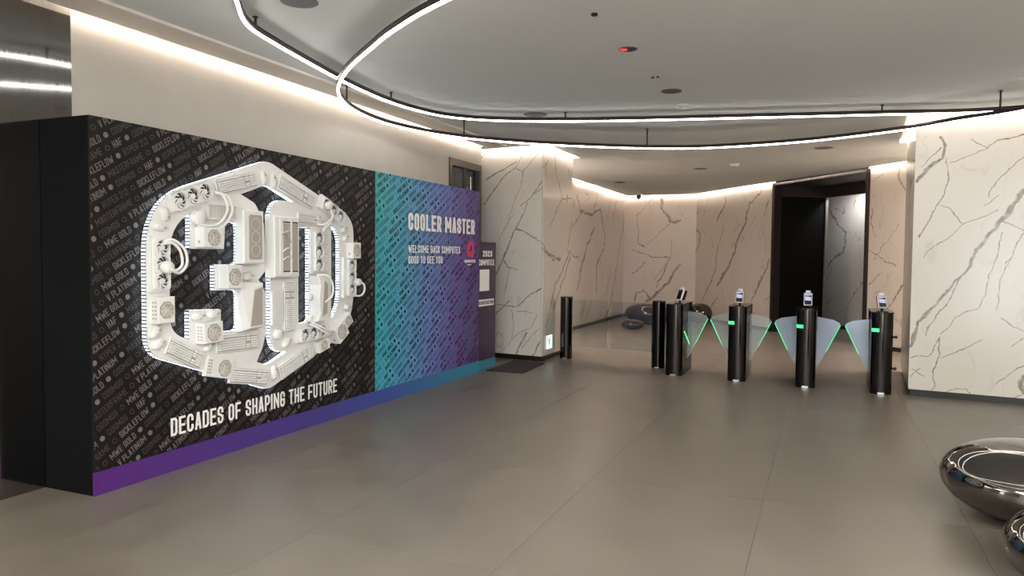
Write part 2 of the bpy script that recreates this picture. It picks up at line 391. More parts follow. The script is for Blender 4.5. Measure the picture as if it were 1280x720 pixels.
# veins traced on the real slabs, in metres (along the wall, up), with widths at both ends
VEINS = {
 'right': [
  ([(0.24,2.89),(0.29,2.8),(0.25,2.65),(0.13,2.56),(0.02,2.41)], 0.03, 0.05),
  ([(0.25,2.78),(0.07,2.58)], 0.01, 0.01),
  ([(1.0,2.88),(0.76,2.82),(0.67,2.74),(0.35,2.61)], 0.018, 0.008),
  ([(0.29,2.68),(0.34,2.44)], 0.012, 0.01),
  ([(0.34,2.44),(0.29,2.26),(0.22,2.14),(0.16,1.99),(0.07,1.78)], 0.01, 0.02),
  ([(1.01,2.64),(0.77,2.4),(0.72,2.3),(0.71,2.21)], 0.012, 0.008),
  ([(1.02,2.28),(0.89,2.06),(0.71,1.8),(0.61,1.65),(0.56,1.5)], 0.065, 0.03),
  ([(0.6,1.59),(0.57,1.5),(0.49,1.39)], 0.03, 0.035),
  ([(0.49,1.39),(0.31,1.14),(0.09,0.85),(0.01,0.56)], 0.02, 0.05),
  ([(0.49,1.39),(0.35,1.05),(0.19,0.83),(0.15,0.7)], 0.016, 0.014),
  ([(0.81,2.09),(0.6,1.98),(0.47,1.94),(0.29,1.74),(0.1,1.56)], 0.014, 0.006),
  ([(0.79,2.23),(0.67,2.13)], 0.012, 0.008),
  ([(0.85,1.96),(1.03,1.84)], 0.016, 0.01),
  ([(0.25,2.14),(0.35,2.1),(0.47,1.94)], 0.008, 0.008),
  ([(0.52,2.85),(0.67,2.75)], 0.008, 0.01),
  ([(1.03,1.82),(0.87,1.5)], 0.012, 0.01),
  ([(0.84,1.84),(0.79,1.54)], 0.01, 0.01),
  ([(0.8,1.59),(0.7,1.18),(0.63,1.04),(0.45,0.91),(0.31,0.72)], 0.01, 0.012),
  ([(0.92,1.59),(0.85,1.34),(0.81,1.02)], 0.01, 0.008),
  ([(0.3,0.68),(0.28,0.48),(0.24,0.29),(0.26,0.15),(0.2,0.04)], 0.02, 0.01),
  ([(0.3,0.68),(0.2,0.48),(0.02,0.44)], 0.012, 0.008),
  ([(0.86,0.93),(1.06,0.78)], 0.02, 0.008),
  ([(1.07,0.73),(0.97,0.62)], 0.01, 0.01),
  ([(0.04,0.29),(0.15,0.23)], 0.014, 0.01),
  ([(0.03,0.22),(0.12,0.32)], 0.012, 0.008),
  ([(1.08,0.3),(1.05,0.23),(1.08,0.15)], 0.06, 0.05),
  ([(0.33,0.04),(0.42,0.11),(0.56,0.12),(0.62,0.06)], 0.008, 0.008),
  ([(1.08,0.42),(0.83,0.21)], 0.01, 0.008),
  ([(0.68,0.67),(0.29,0.44)], 0.007, 0.006),
  ([(0.89,0.01),(1.08,0.13)], 0.012, 0.008),
 ],
 'pillar_front': [
  ([(-0.21,3.04),(-0.11,3.14),(0.07,3.15)], 0.025, 0.02),
  ([(0.42,2.94),(0.19,2.83),(0.02,2.77),(-0.12,2.71)], 0.015, 0.04),
  ([(0.51,3.0),(0.4,2.86),(0.16,2.7),(0.02,2.53),(-0.15,2.33)], 0.012, 0.03),
  ([(0.82,3.1),(0.52,2.79),(0.4,2.85)], 0.008, 0.014),
  ([(0.52,2.79),(0.5,2.63)], 0.02, 0.012),
  ([(0.86,2.64),(0.66,2.41),(0.5,2.29)], 0.02, 0.016),
  ([(0.86,2.54),(0.66,2.42)], 0.01, 0.02),
  ([(0.6,2.33),(0.57,2.21),(0.42,1.97),(0.33,1.8),(0.22,1.55)], 0.014, 0.03),
  ([(0.43,1.95),(0.58,1.88),(0.84,1.76)], 0.03, 0.012),
  ([(0.51,2.61),(0.26,2.07)], 0.008, 0.01),
  ([(0.33,2.12),(0.11,1.8)], 0.016, 0.008),
  ([(0.28,1.67),(0.18,1.47),(0.07,1.26)], 0.03, 0.03),
  ([(0.21,1.47),(0.28,1.37),(0.45,1.33)], 0.03, 0.012),
  ([(0.84,1.08),(0.67,1.0),(0.53,0.86),(0.42,0.78),(0.08,0.82)], 0.03, 0.01),
  ([(0.3,0.87),(0.08,0.66)], 0.025, 0.02),
  ([(0.37,0.74),(0.39,0.47),(0.36,0.29)], 0.012, 0.008),
  ([(0.79,0.7),(0.69,0.51),(0.45,0.37),(0.13,0.05)], 0.012, 0.01),
  ([(0.61,0.41),(0.42,0.04)], 0.03, 0.025),
  ([(0.85,0.28),(0.67,0.01)], 0.03, 0.02),
  ([(0.45,0.73),(0.7,0.71)], 0.008, 0.006),
  ([(0.82,0.49),(0.54,0.18)], 0.008, 0.008),
  ([(0.32,1.34),(0.21,0.96)], 0.007, 0.006),
 ],
 'pillar_side': [
  ([(0.5,3.14),(0.51,2.89),(0.83,2.45),(1.32,2.48)], 0.03, 0.02),
  ([(1.07,2.51),(1.07,2.43)], 0.05, 0.05),
  ([(0.83,2.45),(0.24,1.95)], 0.03, 0.015),
  ([(1.14,2.94),(1.18,2.78)], 0.02, 0.02),
  ([(-0.04,1.75),(0.25,1.58),(0.55,1.55)], 0.03, 0.03),
  ([(-0.03,1.67),(0.47,1.5),(0.78,1.52)], 0.03, 0.04),
  ([(1.27,1.63),(0.56,1.09),(0.14,0.48)], 0.04, 0.03),
  ([(1.27,1.53),(0.5,0.73)], 0.03, 0.04),
  ([(1.34,2.1),(1.1,1.61)], 0.03, 0.03),
  ([(0.21,2.96),(0.0,2.86)], 0.02, 0.02),
  ([(0.41,1.09),(0.14,0.68)], 0.015, 0.015),
 ],
 'far_left': [
  ([(3.53,2.88),(3.82,2.52),(3.22,2.11)], 0.05, 0.03),
  ([(3.82,2.52),(4.64,2.52),(5.28,2.67),(5.73,2.06),(5.66,1.77),(5.09,1.39),(5.04,0.74)], 0.07, 0.06),
  ([(5.25,3.21),(4.79,2.67)], 0.04, 0.05),
  ([(4.81,2.21),(4.22,1.75),(3.61,0.84)], 0.08, 0.05),
  ([(6.79,3.05),(6.44,2.5)], 0.04, 0.05),
  ([(8.14,3.15),(7.62,2.64),(6.79,1.23),(6.27,0.34),(5.84,0.06)], 0.05, 0.07),
  ([(6.23,1.24),(5.9,0.61)], 0.03, 0.03),
  ([(8.46,1.54),(7.76,0.42)], 0.06, 0.05),
  ([(3.24,1.57),(3.72,1.55)], 0.04, 0.03),
  ([(4.19,0.6),(3.92,0.26)], 0.04, 0.04),
  ([(4.73,0.62),(4.36,0.23)], 0.04, 0.03),
  ([(4.09,2.93),(4.47,2.87),(4.1,2.75)], 0.02, 0.02),
  ([(6.22,3.15),(5.81,2.25)], 0.02, 0.02),
  ([(5.48,2.05),(5.33,1.48)], 0.02, 0.02),
 ],
 'far_back': [
  ([(0.98,3.08),(0.96,2.88),(1.22,2.46)], 0.06, 0.07),
  ([(0.36,2.73),(0.37,2.11),(0.38,1.96),(0.56,1.82)], 0.02, 0.03),
  ([(1.22,2.46),(0.56,1.82)], 0.02, 0.01),
  ([(1.22,2.46),(1.45,2.49)], 0.07, 0.05),
  ([(0.25,1.77),(0.8,1.54),(1.19,1.57),(1.09,1.24),(0.87,0.79)], 0.03, 0.03),
  ([(0.59,1.44),(0.26,1.15)], 0.02, 0.03),
  ([(1.47,1.39),(1.02,0.74),(0.64,0.4)], 0.04, 0.11),
  ([(0.69,0.53),(0.55,0.73),(0.37,0.65),(0.29,0.36)], 0.04, 0.03),
  ([(1.26,2.01),(1.21,1.54)], 0.01, 0.01),
  ([(0.72,3.04),(0.31,2.63)], 0.015, 0.01),
  ([(1.16,1.44),(0.81,0.97)], 0.015, 0.02),
 ],
 'back_wall': [
  ([(-0.4,3.14),(-0.7,2.85)], 0.03, 0.04),
  ([(-1.74,2.48),(-0.74,2.52),(-0.58,2.64),(0.07,2.68)], 0.05, 0.03),
  ([(-0.58,2.61),(0.18,2.2),(0.15,1.85),(-0.38,1.45),(-0.52,0.93)], 0.05, 0.04),
  ([(0.62,3.11),(0.17,2.45)], 0.015, 0.015),
  ([(1.24,3.11),(1.34,2.87),(0.96,2.46)], 0.02, 0.06),
  ([(1.27,2.33),(0.95,1.65),(0.92,1.26),(0.34,0.46)], 0.02, 0.04),
  ([(0.71,1.99),(0.85,1.79)], 0.02, 0.02),
  ([(2.74,3.01),(2.27,2.76),(2.17,2.36),(1.87,1.97),(1.6,1.46),(1.06,0.89)], 0.03, 0.09),
  ([(1.07,0.69),(0.73,0.28)], 0.03, 0.04),
  ([(3.08,1.52),(2.57,0.77),(2.39,0.54)], 0.06, 0.03),
  ([(1.64,1.56),(1.15,1.03)], 0.02, 0.03),
  ([(3.0,2.77),(2.9,2.67)], 0.05, 0.04),
  ([(2.9,2.67),(2.84,2.46)], 0.01, 0.03),
  ([(-0.65,1.55),(-1.34,1.06)], 0.04, 0.03),
  ([(1.98,2.06),(2.19,1.89)], 0.01, 0.01),
  ([(2.05,2.41),(1.54,2.07)], 0.01, 0.01),
  ([(3.11,0.8),(2.91,0.57)], 0.02, 0.02),
  ([(-0.31,2.06),(-0.2,1.86)], 0.03, 0.02),
  ([(2.54,2.48),(1.99,1.92)], 0.012, 0.01),
  ([(-0.63,2.38),(-0.67,2.02)], 0.01, 0.01),
  ([(6.57,3.13),(6.55,2.87),(6.73,2.66)], 0.05, 0.03),
  ([(6.22,3.04),(5.97,2.89)], 0.02, 0.01),
  ([(5.99,2.44),(5.96,2.17),(6.08,1.95)], 0.02, 0.02),
  ([(6.58,2.14),(6.06,1.54)], 0.015, 0.015),
  ([(5.87,1.75),(6.34,1.5),(6.57,1.45)], 0.015, 0.03),
  ([(6.25,1.33),(5.93,1.11)], 0.015, 0.03),
  ([(6.7,1.14),(6.37,0.65)], 0.03, 0.02),
 ],
 'recess_back': [
  ([(2.46,2.67),(2.68,2.45),(2.73,2.3)], 0.05, 0.07),
  ([(2.73,2.3),(2.98,2.15),(3.01,1.91)], 0.05, 0.03),
  ([(2.92,2.7),(2.89,2.58)], 0.04, 0.05),
  ([(3.3,2.84),(3.21,2.62)], 0.03, 0.02),
  ([(2.67,2.68),(2.84,2.62)], 0.02, 0.01),
  ([(2.98,1.92),(2.94,1.71),(2.44,1.41)], 0.05, 0.07),
  ([(2.59,1.35),(2.43,1.1)], 0.03, 0.03),
  ([(3.56,1.05),(3.33,0.84),(3.06,0.41)], 0.02, 0.03),
  ([(2.58,0.65),(2.43,0.34)], 0.03, 0.02),
  ([(2.53,1.92),(2.66,1.83)], 0.02, 0.02),
 ],
}
# ------------------------------------------------------------------ room shell
ZC = 3.15; ZT = 3.42
fl = structure(MB().box((-6.5, -5.6, -.12), (5.4, 20.6, -.004)).obj('floor', GROUT))
TX, TY = 1.13, 1.64
tile_me = MB().cham((0, 0, -.012), (TX - .0018, TY - .0018, 0), .0005).mesh('tile'); tile_me.materials.append(FLOORM)
for i in range(-5, 5):
    for j in range(-5, 10):
        x, y = -.32 + i * TX, 3.25 + j * TY
        o = link(tile_me, 'tile', fl, loc=(x, y, 0)); 

def wall(name, p0, p1, thick, z0, z1, m, parent=None, side=1, kind='structure'):
    d = Vector((p1[0] - p0[0], p1[1] - p0[1])).normalized(); n = Vector((-d.y, d.x)) * side * thick
    q = ccw([tuple(p0[:2]), tuple(p1[:2]), (p1[0] + n.x, p1[1] + n.y), (p0[0] + n.x, p0[1] + n.y)])
    return MB().prism(q, z0, z1).obj(name, m, parent, kind=None if parent else kind)

XW = -4.655
wall('wall_left', (XW, 3.43), (XW, 8.80), .15, 0, ZT, WHITEPAINT)
o = wall('wall_left_over_door', (XW, 8.80), (XW, 9.80), .15, 2.86, ZT, WHITEPAINT)
# brushed steel cladding in panels
ws = wall('wall_left_steel', (XW - .012, -5), (XW - .012, 3.43), .15, 0, ZT, BLACKBASE)
for a, b in ((-5, -2.9), (-2.895, -.8), (-.795, 1.3), (1.305, 3.43)):
    MB().box((XW - .02, a, 0.0), (XW, b, ZT)).obj('steel_panel', STEEL, ws)
VEINS_END = None
NB = Vector((.77940437, .62652121)); UB = Vector((.62652121, -.77940437)); PB = Vector((-3, 19.))
def bp(s, d=0): q = PB + UB * s + NB * d; return (q.x, q.y)
mR = marble('marble_right_pier', (.91, 9.43), (1.992, 9.303), VEINS['right'], wobble=.045, base=(.74, .70, .62), faint=.45, streak=.2)  # paler base than the return, brightness of the lit front put into colour
mRs = marble('marble_right_pier_return', (1.0, 11.4), (.91, 9.43), [([(1.7, 2.7), (1.95, 2.3)], .04, .06), ([(.2, 1.8), (.9, 2.3), (1.5, 2.5)], .02, .03)], seedz=5)
mPf = marble('marble_pillar_front', (-4.655, 10.22), (-3.79, 10.1), VEINS['pillar_front'], wobble=.035, base=(.74, .70, .635), seedz=2, faint=.7)  # light on the front face painted in as a paler base than the side
mPs = marble('marble_pillar_side', (-3.79, 10.1), (-3.79, 11.45), VEINS['pillar_side'], wobble=.06, seedz=3)
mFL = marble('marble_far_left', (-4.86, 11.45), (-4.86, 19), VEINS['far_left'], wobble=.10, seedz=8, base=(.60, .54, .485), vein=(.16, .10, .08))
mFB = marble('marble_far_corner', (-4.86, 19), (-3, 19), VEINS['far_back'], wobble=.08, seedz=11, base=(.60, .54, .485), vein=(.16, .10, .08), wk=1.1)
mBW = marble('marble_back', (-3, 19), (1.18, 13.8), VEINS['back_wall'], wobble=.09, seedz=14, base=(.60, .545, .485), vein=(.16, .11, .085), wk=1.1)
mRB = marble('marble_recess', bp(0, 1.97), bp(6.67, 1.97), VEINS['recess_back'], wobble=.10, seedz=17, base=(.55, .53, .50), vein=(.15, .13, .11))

def clad(name, base_name, faces):
    """marble clad wall: (p0, p1, material, side) faces in slabs above a recessed black plinth"""
    root = None
    for p0, p1, m, side in faces:
        d = Vector((p1[0] - p0[0], p1[1] - p0[1])); L = d.length; d.normalize(); n = Vector((-d.y, d.x)) * side
        q0 = (p0[0] + n.x * .02 + d.x * .022, p0[1] + n.y * .02 + d.y * .022); q1 = (p1[0] + n.x * .02 - d.x * .022, p1[1] + n.y * .02 - d.y * .022)
        core = wall(name, q0, q1, .12, 0, ZT, BLACKBASE, root, side)
        if root is None: root = core; structure(root)
        wall('marble_panel', p0, p1, .019, .075, ZT, m, root, side)
    return root
PIL = [(-4.92, 10.257), (-3.79, 10.1), (-3.79, 11.45), (-4.86, 11.6)]
clad('wall_pillar', 'x', [(PIL[0], PIL[1], mPf, 1), (PIL[1], PIL[2], mPs, 1), (PIL[2], PIL[3], mPs, 1)])
clad('wall_right', 'x', [((.91, 9.43), (5.0, 8.94), mR, 1), ((.91, 9.43), (1.0, 11.4), mRs, -1), ((1.0, 11.4), (3.1, 11.3), mRs, -1)])
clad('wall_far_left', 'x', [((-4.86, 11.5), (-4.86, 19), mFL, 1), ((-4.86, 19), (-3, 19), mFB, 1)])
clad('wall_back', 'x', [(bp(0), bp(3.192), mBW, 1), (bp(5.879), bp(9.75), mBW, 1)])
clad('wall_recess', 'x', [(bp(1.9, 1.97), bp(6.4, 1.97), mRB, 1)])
wall('wall_entrance', (-4.8, -5), (5.1, -5), .15, 0, ZT, WHITEPAINT, side=-1)
wall('wall_side', (5.0, -5), (5.0, 9.0), .15, 0, ZT, WHITEPAINT, side=-1)

# unseen glazed doors added behind the camera, glowing to light the lobby
wd = structure(MB().box((.2, -5.0, 0), (.28, -4.93, 2.6)).box((1.16, -5.0, 0), (1.24, -4.93, 2.6)).box((2.12, -5.0, 0), (2.2, -4.93, 2.6)).box((.28, -5.0, 2.5), (2.12, -4.93, 2.6)).obj('added_window_1', BRONZE))
for a in (.28, 1.24): MB().box((a, -4.985, .02), (a + .88, -4.965, 2.5)).obj('added_glow_pane', ADDED_DAYPANE, wd)

def offs(poly, z0, z1, name, m): return structure(MB().prism(ccw(poly), z0, z1).obj(name, m))
CE = [(-4.585, -4.93), (4.93, -4.93), (4.93, 8.86), (.815, 9.35), (.91, 11.50), (2.93, 11.42), (1.11, 13.74), (-3.05, 18.91), (-4.77, 18.91), (-4.77, 11.68), (-3.70, 11.55), (-3.70, 10.0), (-4.83, 10.157), (-4.83, 9.87), (-4.585, 9.87)]
offs(CE, ZC, ZC + .03, 'ceiling', CEILM)
offs([(-6.4, -5.4), (5.3, -5.4), (5.3, 12), (3, 20.5), (-6.4, 20.5)], ZT, ZT + .05, 'ceiling_void', WHITEPAINT)
# beige soffit border along the left wall, one step below the pale ceiling
structure(MB().box((-4.587, -4.9, ZC - .022), (-4.27, 9.86, ZC - .0005)).obj('trim_soffit', CEILB))
# glowing strips on the ceiling edge, facing the walls
sr = empty('cove_light_strip', 'hidden warm light strip running in the ceiling gap along the walls', 'light strip', (0, 0, ZC + .03))
for i in range(len(CE)):
    a, b = CE[i], CE[(i + 1) % len(CE)]
    d = Vector((b[0] - a[0], b[1] - a[1])); 
    if d.length < .3: continue
    d.normalize(); n = Vector((-d.y, d.x))      # inward (ceiling side) since CE is ccw
    p0 = (a[0] + n.x * .004 , a[1] + n.y * .004); p1 = (b[0] + n.x * .004, b[1] + n.y * .004)
    q = ccw([p0, p1, (p1[0] + n.x * .012, p1[1] + n.y * .012), (p0[0] + n.x * .012, p0[1] + n.y * .012)])
    MB().prism(q, .002, .024).obj('strip_segment', COVEGLOW, sr)

# portal in the back wall
pt = MB(); 
def pbox(mb, s0, s1, d0, d1, z0, z1):
    q = ccw([bp(s0, d0), bp(s1, d0), bp(s1, d1), bp(s0, d1)]); mb.prism(q, z0, z1); return mb
pf = structure(pbox(pbox(MB(), 3.15, 3.235, -.03, .14, 0, 3.13), 5.84, 5.915, -.03, .14, 0, 3.13).obj('door_1', mat('dark_bronze_portal_frame', (.035, .024, .022), .3, .5)))
pbox(MB(), 3.192, 5.879, -.02, 2.0, 3.085, 3.13).obj('soffit_panel', mat('dark_brown_soffit', (.035, .028, .027), .5), pf)
pbox(MB(), 3.10, 3.20, .14, 1.25, 0, 2.86).obj('black_leaf', mat('black_satin_leaf', (.003, .003, .0025), .6, spec=.1), pf)
pbox(MB(), 3.10, 3.205, .14, 1.25, 2.865, 3.085).obj('side_panel', mat('brown_black_side', (.04, .028, .026), .45), pf)
pbox(MB(), 3.0, 5.95, 1.25, 1.33, 2.87, 3.085).obj('header_panel', mat('brown_black_header', (.028, .02, .019), .45), pf)
pbox(MB(), 3.10, 3.235, 1.25, 1.31, 0, 2.87).obj('edge_strip', mat('grey_edge_strip', (.22, .2, .19), .4, .4), pf)
pbox(MB(), 5.879, 5.95, .14, 1.98, 0, 3.4).obj('right_jamb', mR if False else BLACKBASE, pf)
pbox(MB(), 1.7, 1.8, 1.0, 2.1, 0, 3.4).obj('inner_jamb', BLACKBASE, pf)
area_lamp('added_recess_fill', (*bp(3.6, 1.5), 3.06), (.2, .2), 8)  # added fill inside the recess, hidden by the header
# glazed door in the left wall behind the display board
dr = structure(MB().box((-4.75, 8.80, 0), (XW + .012, 8.885, 2.86)).box((-4.75, 9.73, 0), (XW + .012, 9.80, 2.86)).box((-4.75, 8.885, 2.77), (XW + .012, 9.73, 2.86)).obj('door_2', BRONZE))
MB().box((-4.72, 8.885, .02), (-4.70, 9.32, 2.77)).obj('glass_leaf', DOORGLASS, dr)
MB().box((-4.72, 9.40, .02), (-4.70, 9.73, 2.77)).obj('glass_leaf', DOORGLASS, dr)
MB().box((-4.735, 9.32, .02), (-4.69, 9.40, 2.77)).obj('meeting_stile', BLACKBASE, dr)
MB().tube([(-4.66, 9.46, 1.6), (-4.66, 9.46, 2.66)], .014).box((-4.70, 9.45, 1.7), (-4.66, 9.47, 1.72)).box((-4.70, 9.45, 2.5), (-4.66, 9.47, 2.52)).obj('pull_handle', SILVER, dr)
structure(MB().box((-5.05, 8.6, 0), (-4.925, 11.4, ZT)).box((-4.925, 8.6, 0), (-4.81, 8.78, 2.86)).obj('wall_closet', BLACKBASE))

# ------------------------------------------------------------------ ring lamps
def resample(pts, step):
    L = [0]
    for i in range(1, len(pts) + 1): L.append(L[-1] + (pts[i % len(pts)] - pts[i - 1]).length)
    n = max(8, int(L[-1] / step)); out = []; j = 0
    for k in range(n):
        t = L[-1] * k / n
        while L[j + 1] < t: j += 1
        f = (t - L[j]) / max(1e-9, L[j + 1] - L[j]); out.append(pts[j].lerp(pts[(j + 1) % len(pts)], f))
    return out
def profile_loop(mb, pts, half, zb, zt):
    n = len(pts); vs = []; fs = []
    for i in range(n):
        d = (pts[(i + 1) % n] - pts[i - 1]); d.z = 0; d.normalize(); nn = Vector((-d.y, d.x, 0))
        for s_, z in ((-1, zb), (1, zb), (1, zt), (-1, zt)): vs.append(tuple(pts[i] + nn * half * s_ + Vector((0, 0, z))))
    for i in range(n):
        j = (i + 1) % n
        for k in range(4): k2 = (k + 1) % 4; fs.append((i * 4 + k, i * 4 + k2, j * 4 + k2, j * 4 + k))
    mb.add(vs, fs, True); 
    return mb
def ring_lamp(label, pts, hangers):
    P = resample(catmull(pts, 10), .06); c = sum(P, Vector()) / len(P)
    root = empty('ring_lamp', label, 'pendant lamp', (c.x, c.y, ZC), group='hanging ring lamps')
    Q = [p - Vector((c.x, c.y, ZC)) for p in P]
    profile_loop(MB(), Q, .0165, .019, .056).obj('housing', RINGMETAL, root)
    profile_loop(MB(), Q, .010, .006, .0205).obj('diffuser', RINGGLOW, root)
    for h in hangers:
        q = min(Q, key=lambda p: (p.x + c.x - h[0]) ** 2 + (p.y + c.y - h[1]) ** 2)
        MB().tube([(q.x, q.y, q.z + .055), (q.x, q.y, 0)], .009).lathe([(.02, -.006), (.02, 0)], 12, Matrix.Translation((q.x, q.y, 0))).obj('hanger_rod', RINGMETAL, root)
    return root
OUT = [(-3.253, 3.447), (-3.551, 3.868), (-3.68, 4.3), (-3.812, 4.917), (-3.901, 5.4), (-3.965, 5.897), (-3.985, 6.324), (-3.942, 6.763), (-3.80, 7.187), (-3.42, 7.55), (-2.755, 7.846), (-1.966, 8.08), (-.586, 8.395), (.512, 8.64), (1.526, 8.85), (2.5, 8.62), (3.25, 7.8), (3.5, 6.3), (3.1, 4.0), (2.0, 2.3), (0, 1.7), (-1.8, 2.1), (-2.7, 2.75)]
ring_lamp('larger outer ring lamp hung close under the pale ceiling', [(x, y, 3.035) for x, y in OUT], [(-3.55, 4.01), (-3.925, 6.29), (-2.65, 7.78), (.52, 8.6), (3.4, 6.5), (1.8, 2.1)])
INN = [(-2.007, 3.793), (-2.604, 4.161), (-2.977, 4.451), (-3.344, 4.753), (-3.657, 5.052), (-3.904, 5.337), (-4.09, 5.62), (-4.25, 5.98), (-4.345, 6.412), (-4.35, 6.85), (-4.26, 7.25), (-4.10, 7.62), (-3.854, 7.98), (-3.414, 8.409), (-2.874, 8.795), (-2.062, 9.235), (-1.309, 9.42), (-.229, 9.30), (.744, 8.87), (1.176, 8.52), (1.661, 8.161), (2.4, 7.2), (2.75, 5.5), (2.3, 3.9), (1.0, 3.0), (-.6, 3.1)]
ring_lamp('smaller inner ring lamp hung lower on longer rods, sweeping over the middle', [(x, y, 3.055 - .0175 * y) for x, y in INN], [(-4.2, 5.95), (-4.0, 7.9), (-2.07, 9.16), (1.42, 8.2), (2.7, 5.5), (.5, 2.95)])

# ceiling fittings
def disc_fitting(x, y, r, label, m, rim=None, group=None, name='ceiling_speaker', cat='speaker', drop=.004, sub='grille'):
    root = empty(name, label, cat, (x, y, ZC), group=group or ('round ceiling fittings' if name == 'ceiling_speaker' else 'ceiling nozzles' if name == 'sprinkler_head' else None))
    MB().lathe([(r * .8, -drop * .5), (r * .98, -drop), (r, -drop * .4), (r, .0)], 32).obj('rim', rim or m, root)
    MB().lathe([(r * .86, -drop - .002), (r * .86, -.001)], 32).obj(sub, m, root)
    return root
disc_fitting(-3.13, 3.87, .12, 'large grey round grille near the top edge, left of the inner ring lamp', DISCGREY)
disc_fitting(-3.06, 7.867, .135, 'grey round ceiling grille just behind the far run of the outer ring lamp', DISCGREY)
disc_fitting(-1.405, 7.24, .10, 'dark grey round ceiling grille beside a white smoke detector', mat('darker_grille', (.10, .10, .095), .8))
disc_fitting(-.05, 11.65, .13, 'grey round ceiling grille above the second and third gates', DISCGREY)
disc_fitting(-2.1, 13.6, .12, 'thin grey round ceiling grille over the middle of the gate hall', DISCGREY)
disc_fitting(-4.07, 15.5, .12, 'thin brown round ceiling grille near the far left marble wall', mat('brown_grille', (.12, .08, .06), .8))
r_ = disc_fitting(-1.44, 5.67, .075, 'dark recessed ceiling sensor with a red lens', mat('dark_recess', (.04, .03, .03), .4), rim=mat('grey_rim', (.3, .3, .29), .5), name='ceiling_sensor', cat='sensor', sub='recess')
MB().lathe([(.012, -.014), (.026, -.012), (.03, -.003)], 16, Matrix.Translation((-.03, -.02, 0))).obj('red_lens', REDDOT, r_)
disc_fitting(-1.446, 4.781, .022, 'small black ceiling nozzle nearest the top edge of the picture', BLACKGLOSS, name='sprinkler_head', cat='sprinkler', drop=.012, sub='nozzle')
for lab, dx in (('tiny black ceiling nozzle left of its twin', -.022), ('tiny black ceiling nozzle right of its twin', .022)):
    disc_fitting(-1.431 + dx, 6.623, .013, lab + ' before the dark round grille', BLACKGLOSS, name='sprinkler_head', cat='sprinkler', drop=.008, sub='nozzle')
def detector(x, y, lab, s=1):
    root = empty('smoke_detector', lab, 'smoke detector', (x, y, ZC), group='ceiling smoke detectors')
    MB().lathe([(.055 * s, -.022 * s), (.062 * s, -.018 * s), (.065 * s, 0)], 24).obj('base', WHITEP, root)
    MB().lathe([(.03 * s, -.036 * s), (.040 * s, -.034 * s), (.045 * s, -.028 * s), (.05 * s, -.022 * s)], 24).obj('sensor_head', WHITEP, root)
    MB().lathe([(.014 * s, -.040 * s), (.016 * s, -.036 * s)], 12).obj('dark_tip', BLACKGLOSS, root)
detector(-1.419, 7.919, 'white smoke detector under the pale ceiling beside a dark round grille')
detector(-1.454, 13.118, 'white smoke detector over the gate hall, furthest back', 1.3)
r_ = empty('downlight', 'thin pale slot light in the gate hall ceiling', 'light', (-2.83, 14.46, ZC))
MB().box((-.16, -.06, -.004), (.16, .06, 0)).obj('frame', WHITEP, r_); MB().box((-.14, -.045, -.006), (.14, .045, -.003)).obj('lens', mat('pale_lens', (.7, .65, .6), .4), r_)
r_ = empty('security_camera', 'small dark dome camera on the ceiling at the far marble corner', 'camera', (-4.33, 18.35, ZC))
MB().lathe([(.07, -.03), (.08, -.02), (.08, 0)], 20).obj('mount', SILVER, r_); MB().lathe([(.01, -.14), (.04, -.125), (.06, -.09), (.065, -.05), (.065, -.03)], 20).obj('dome', BLACKGLOSS, r_)

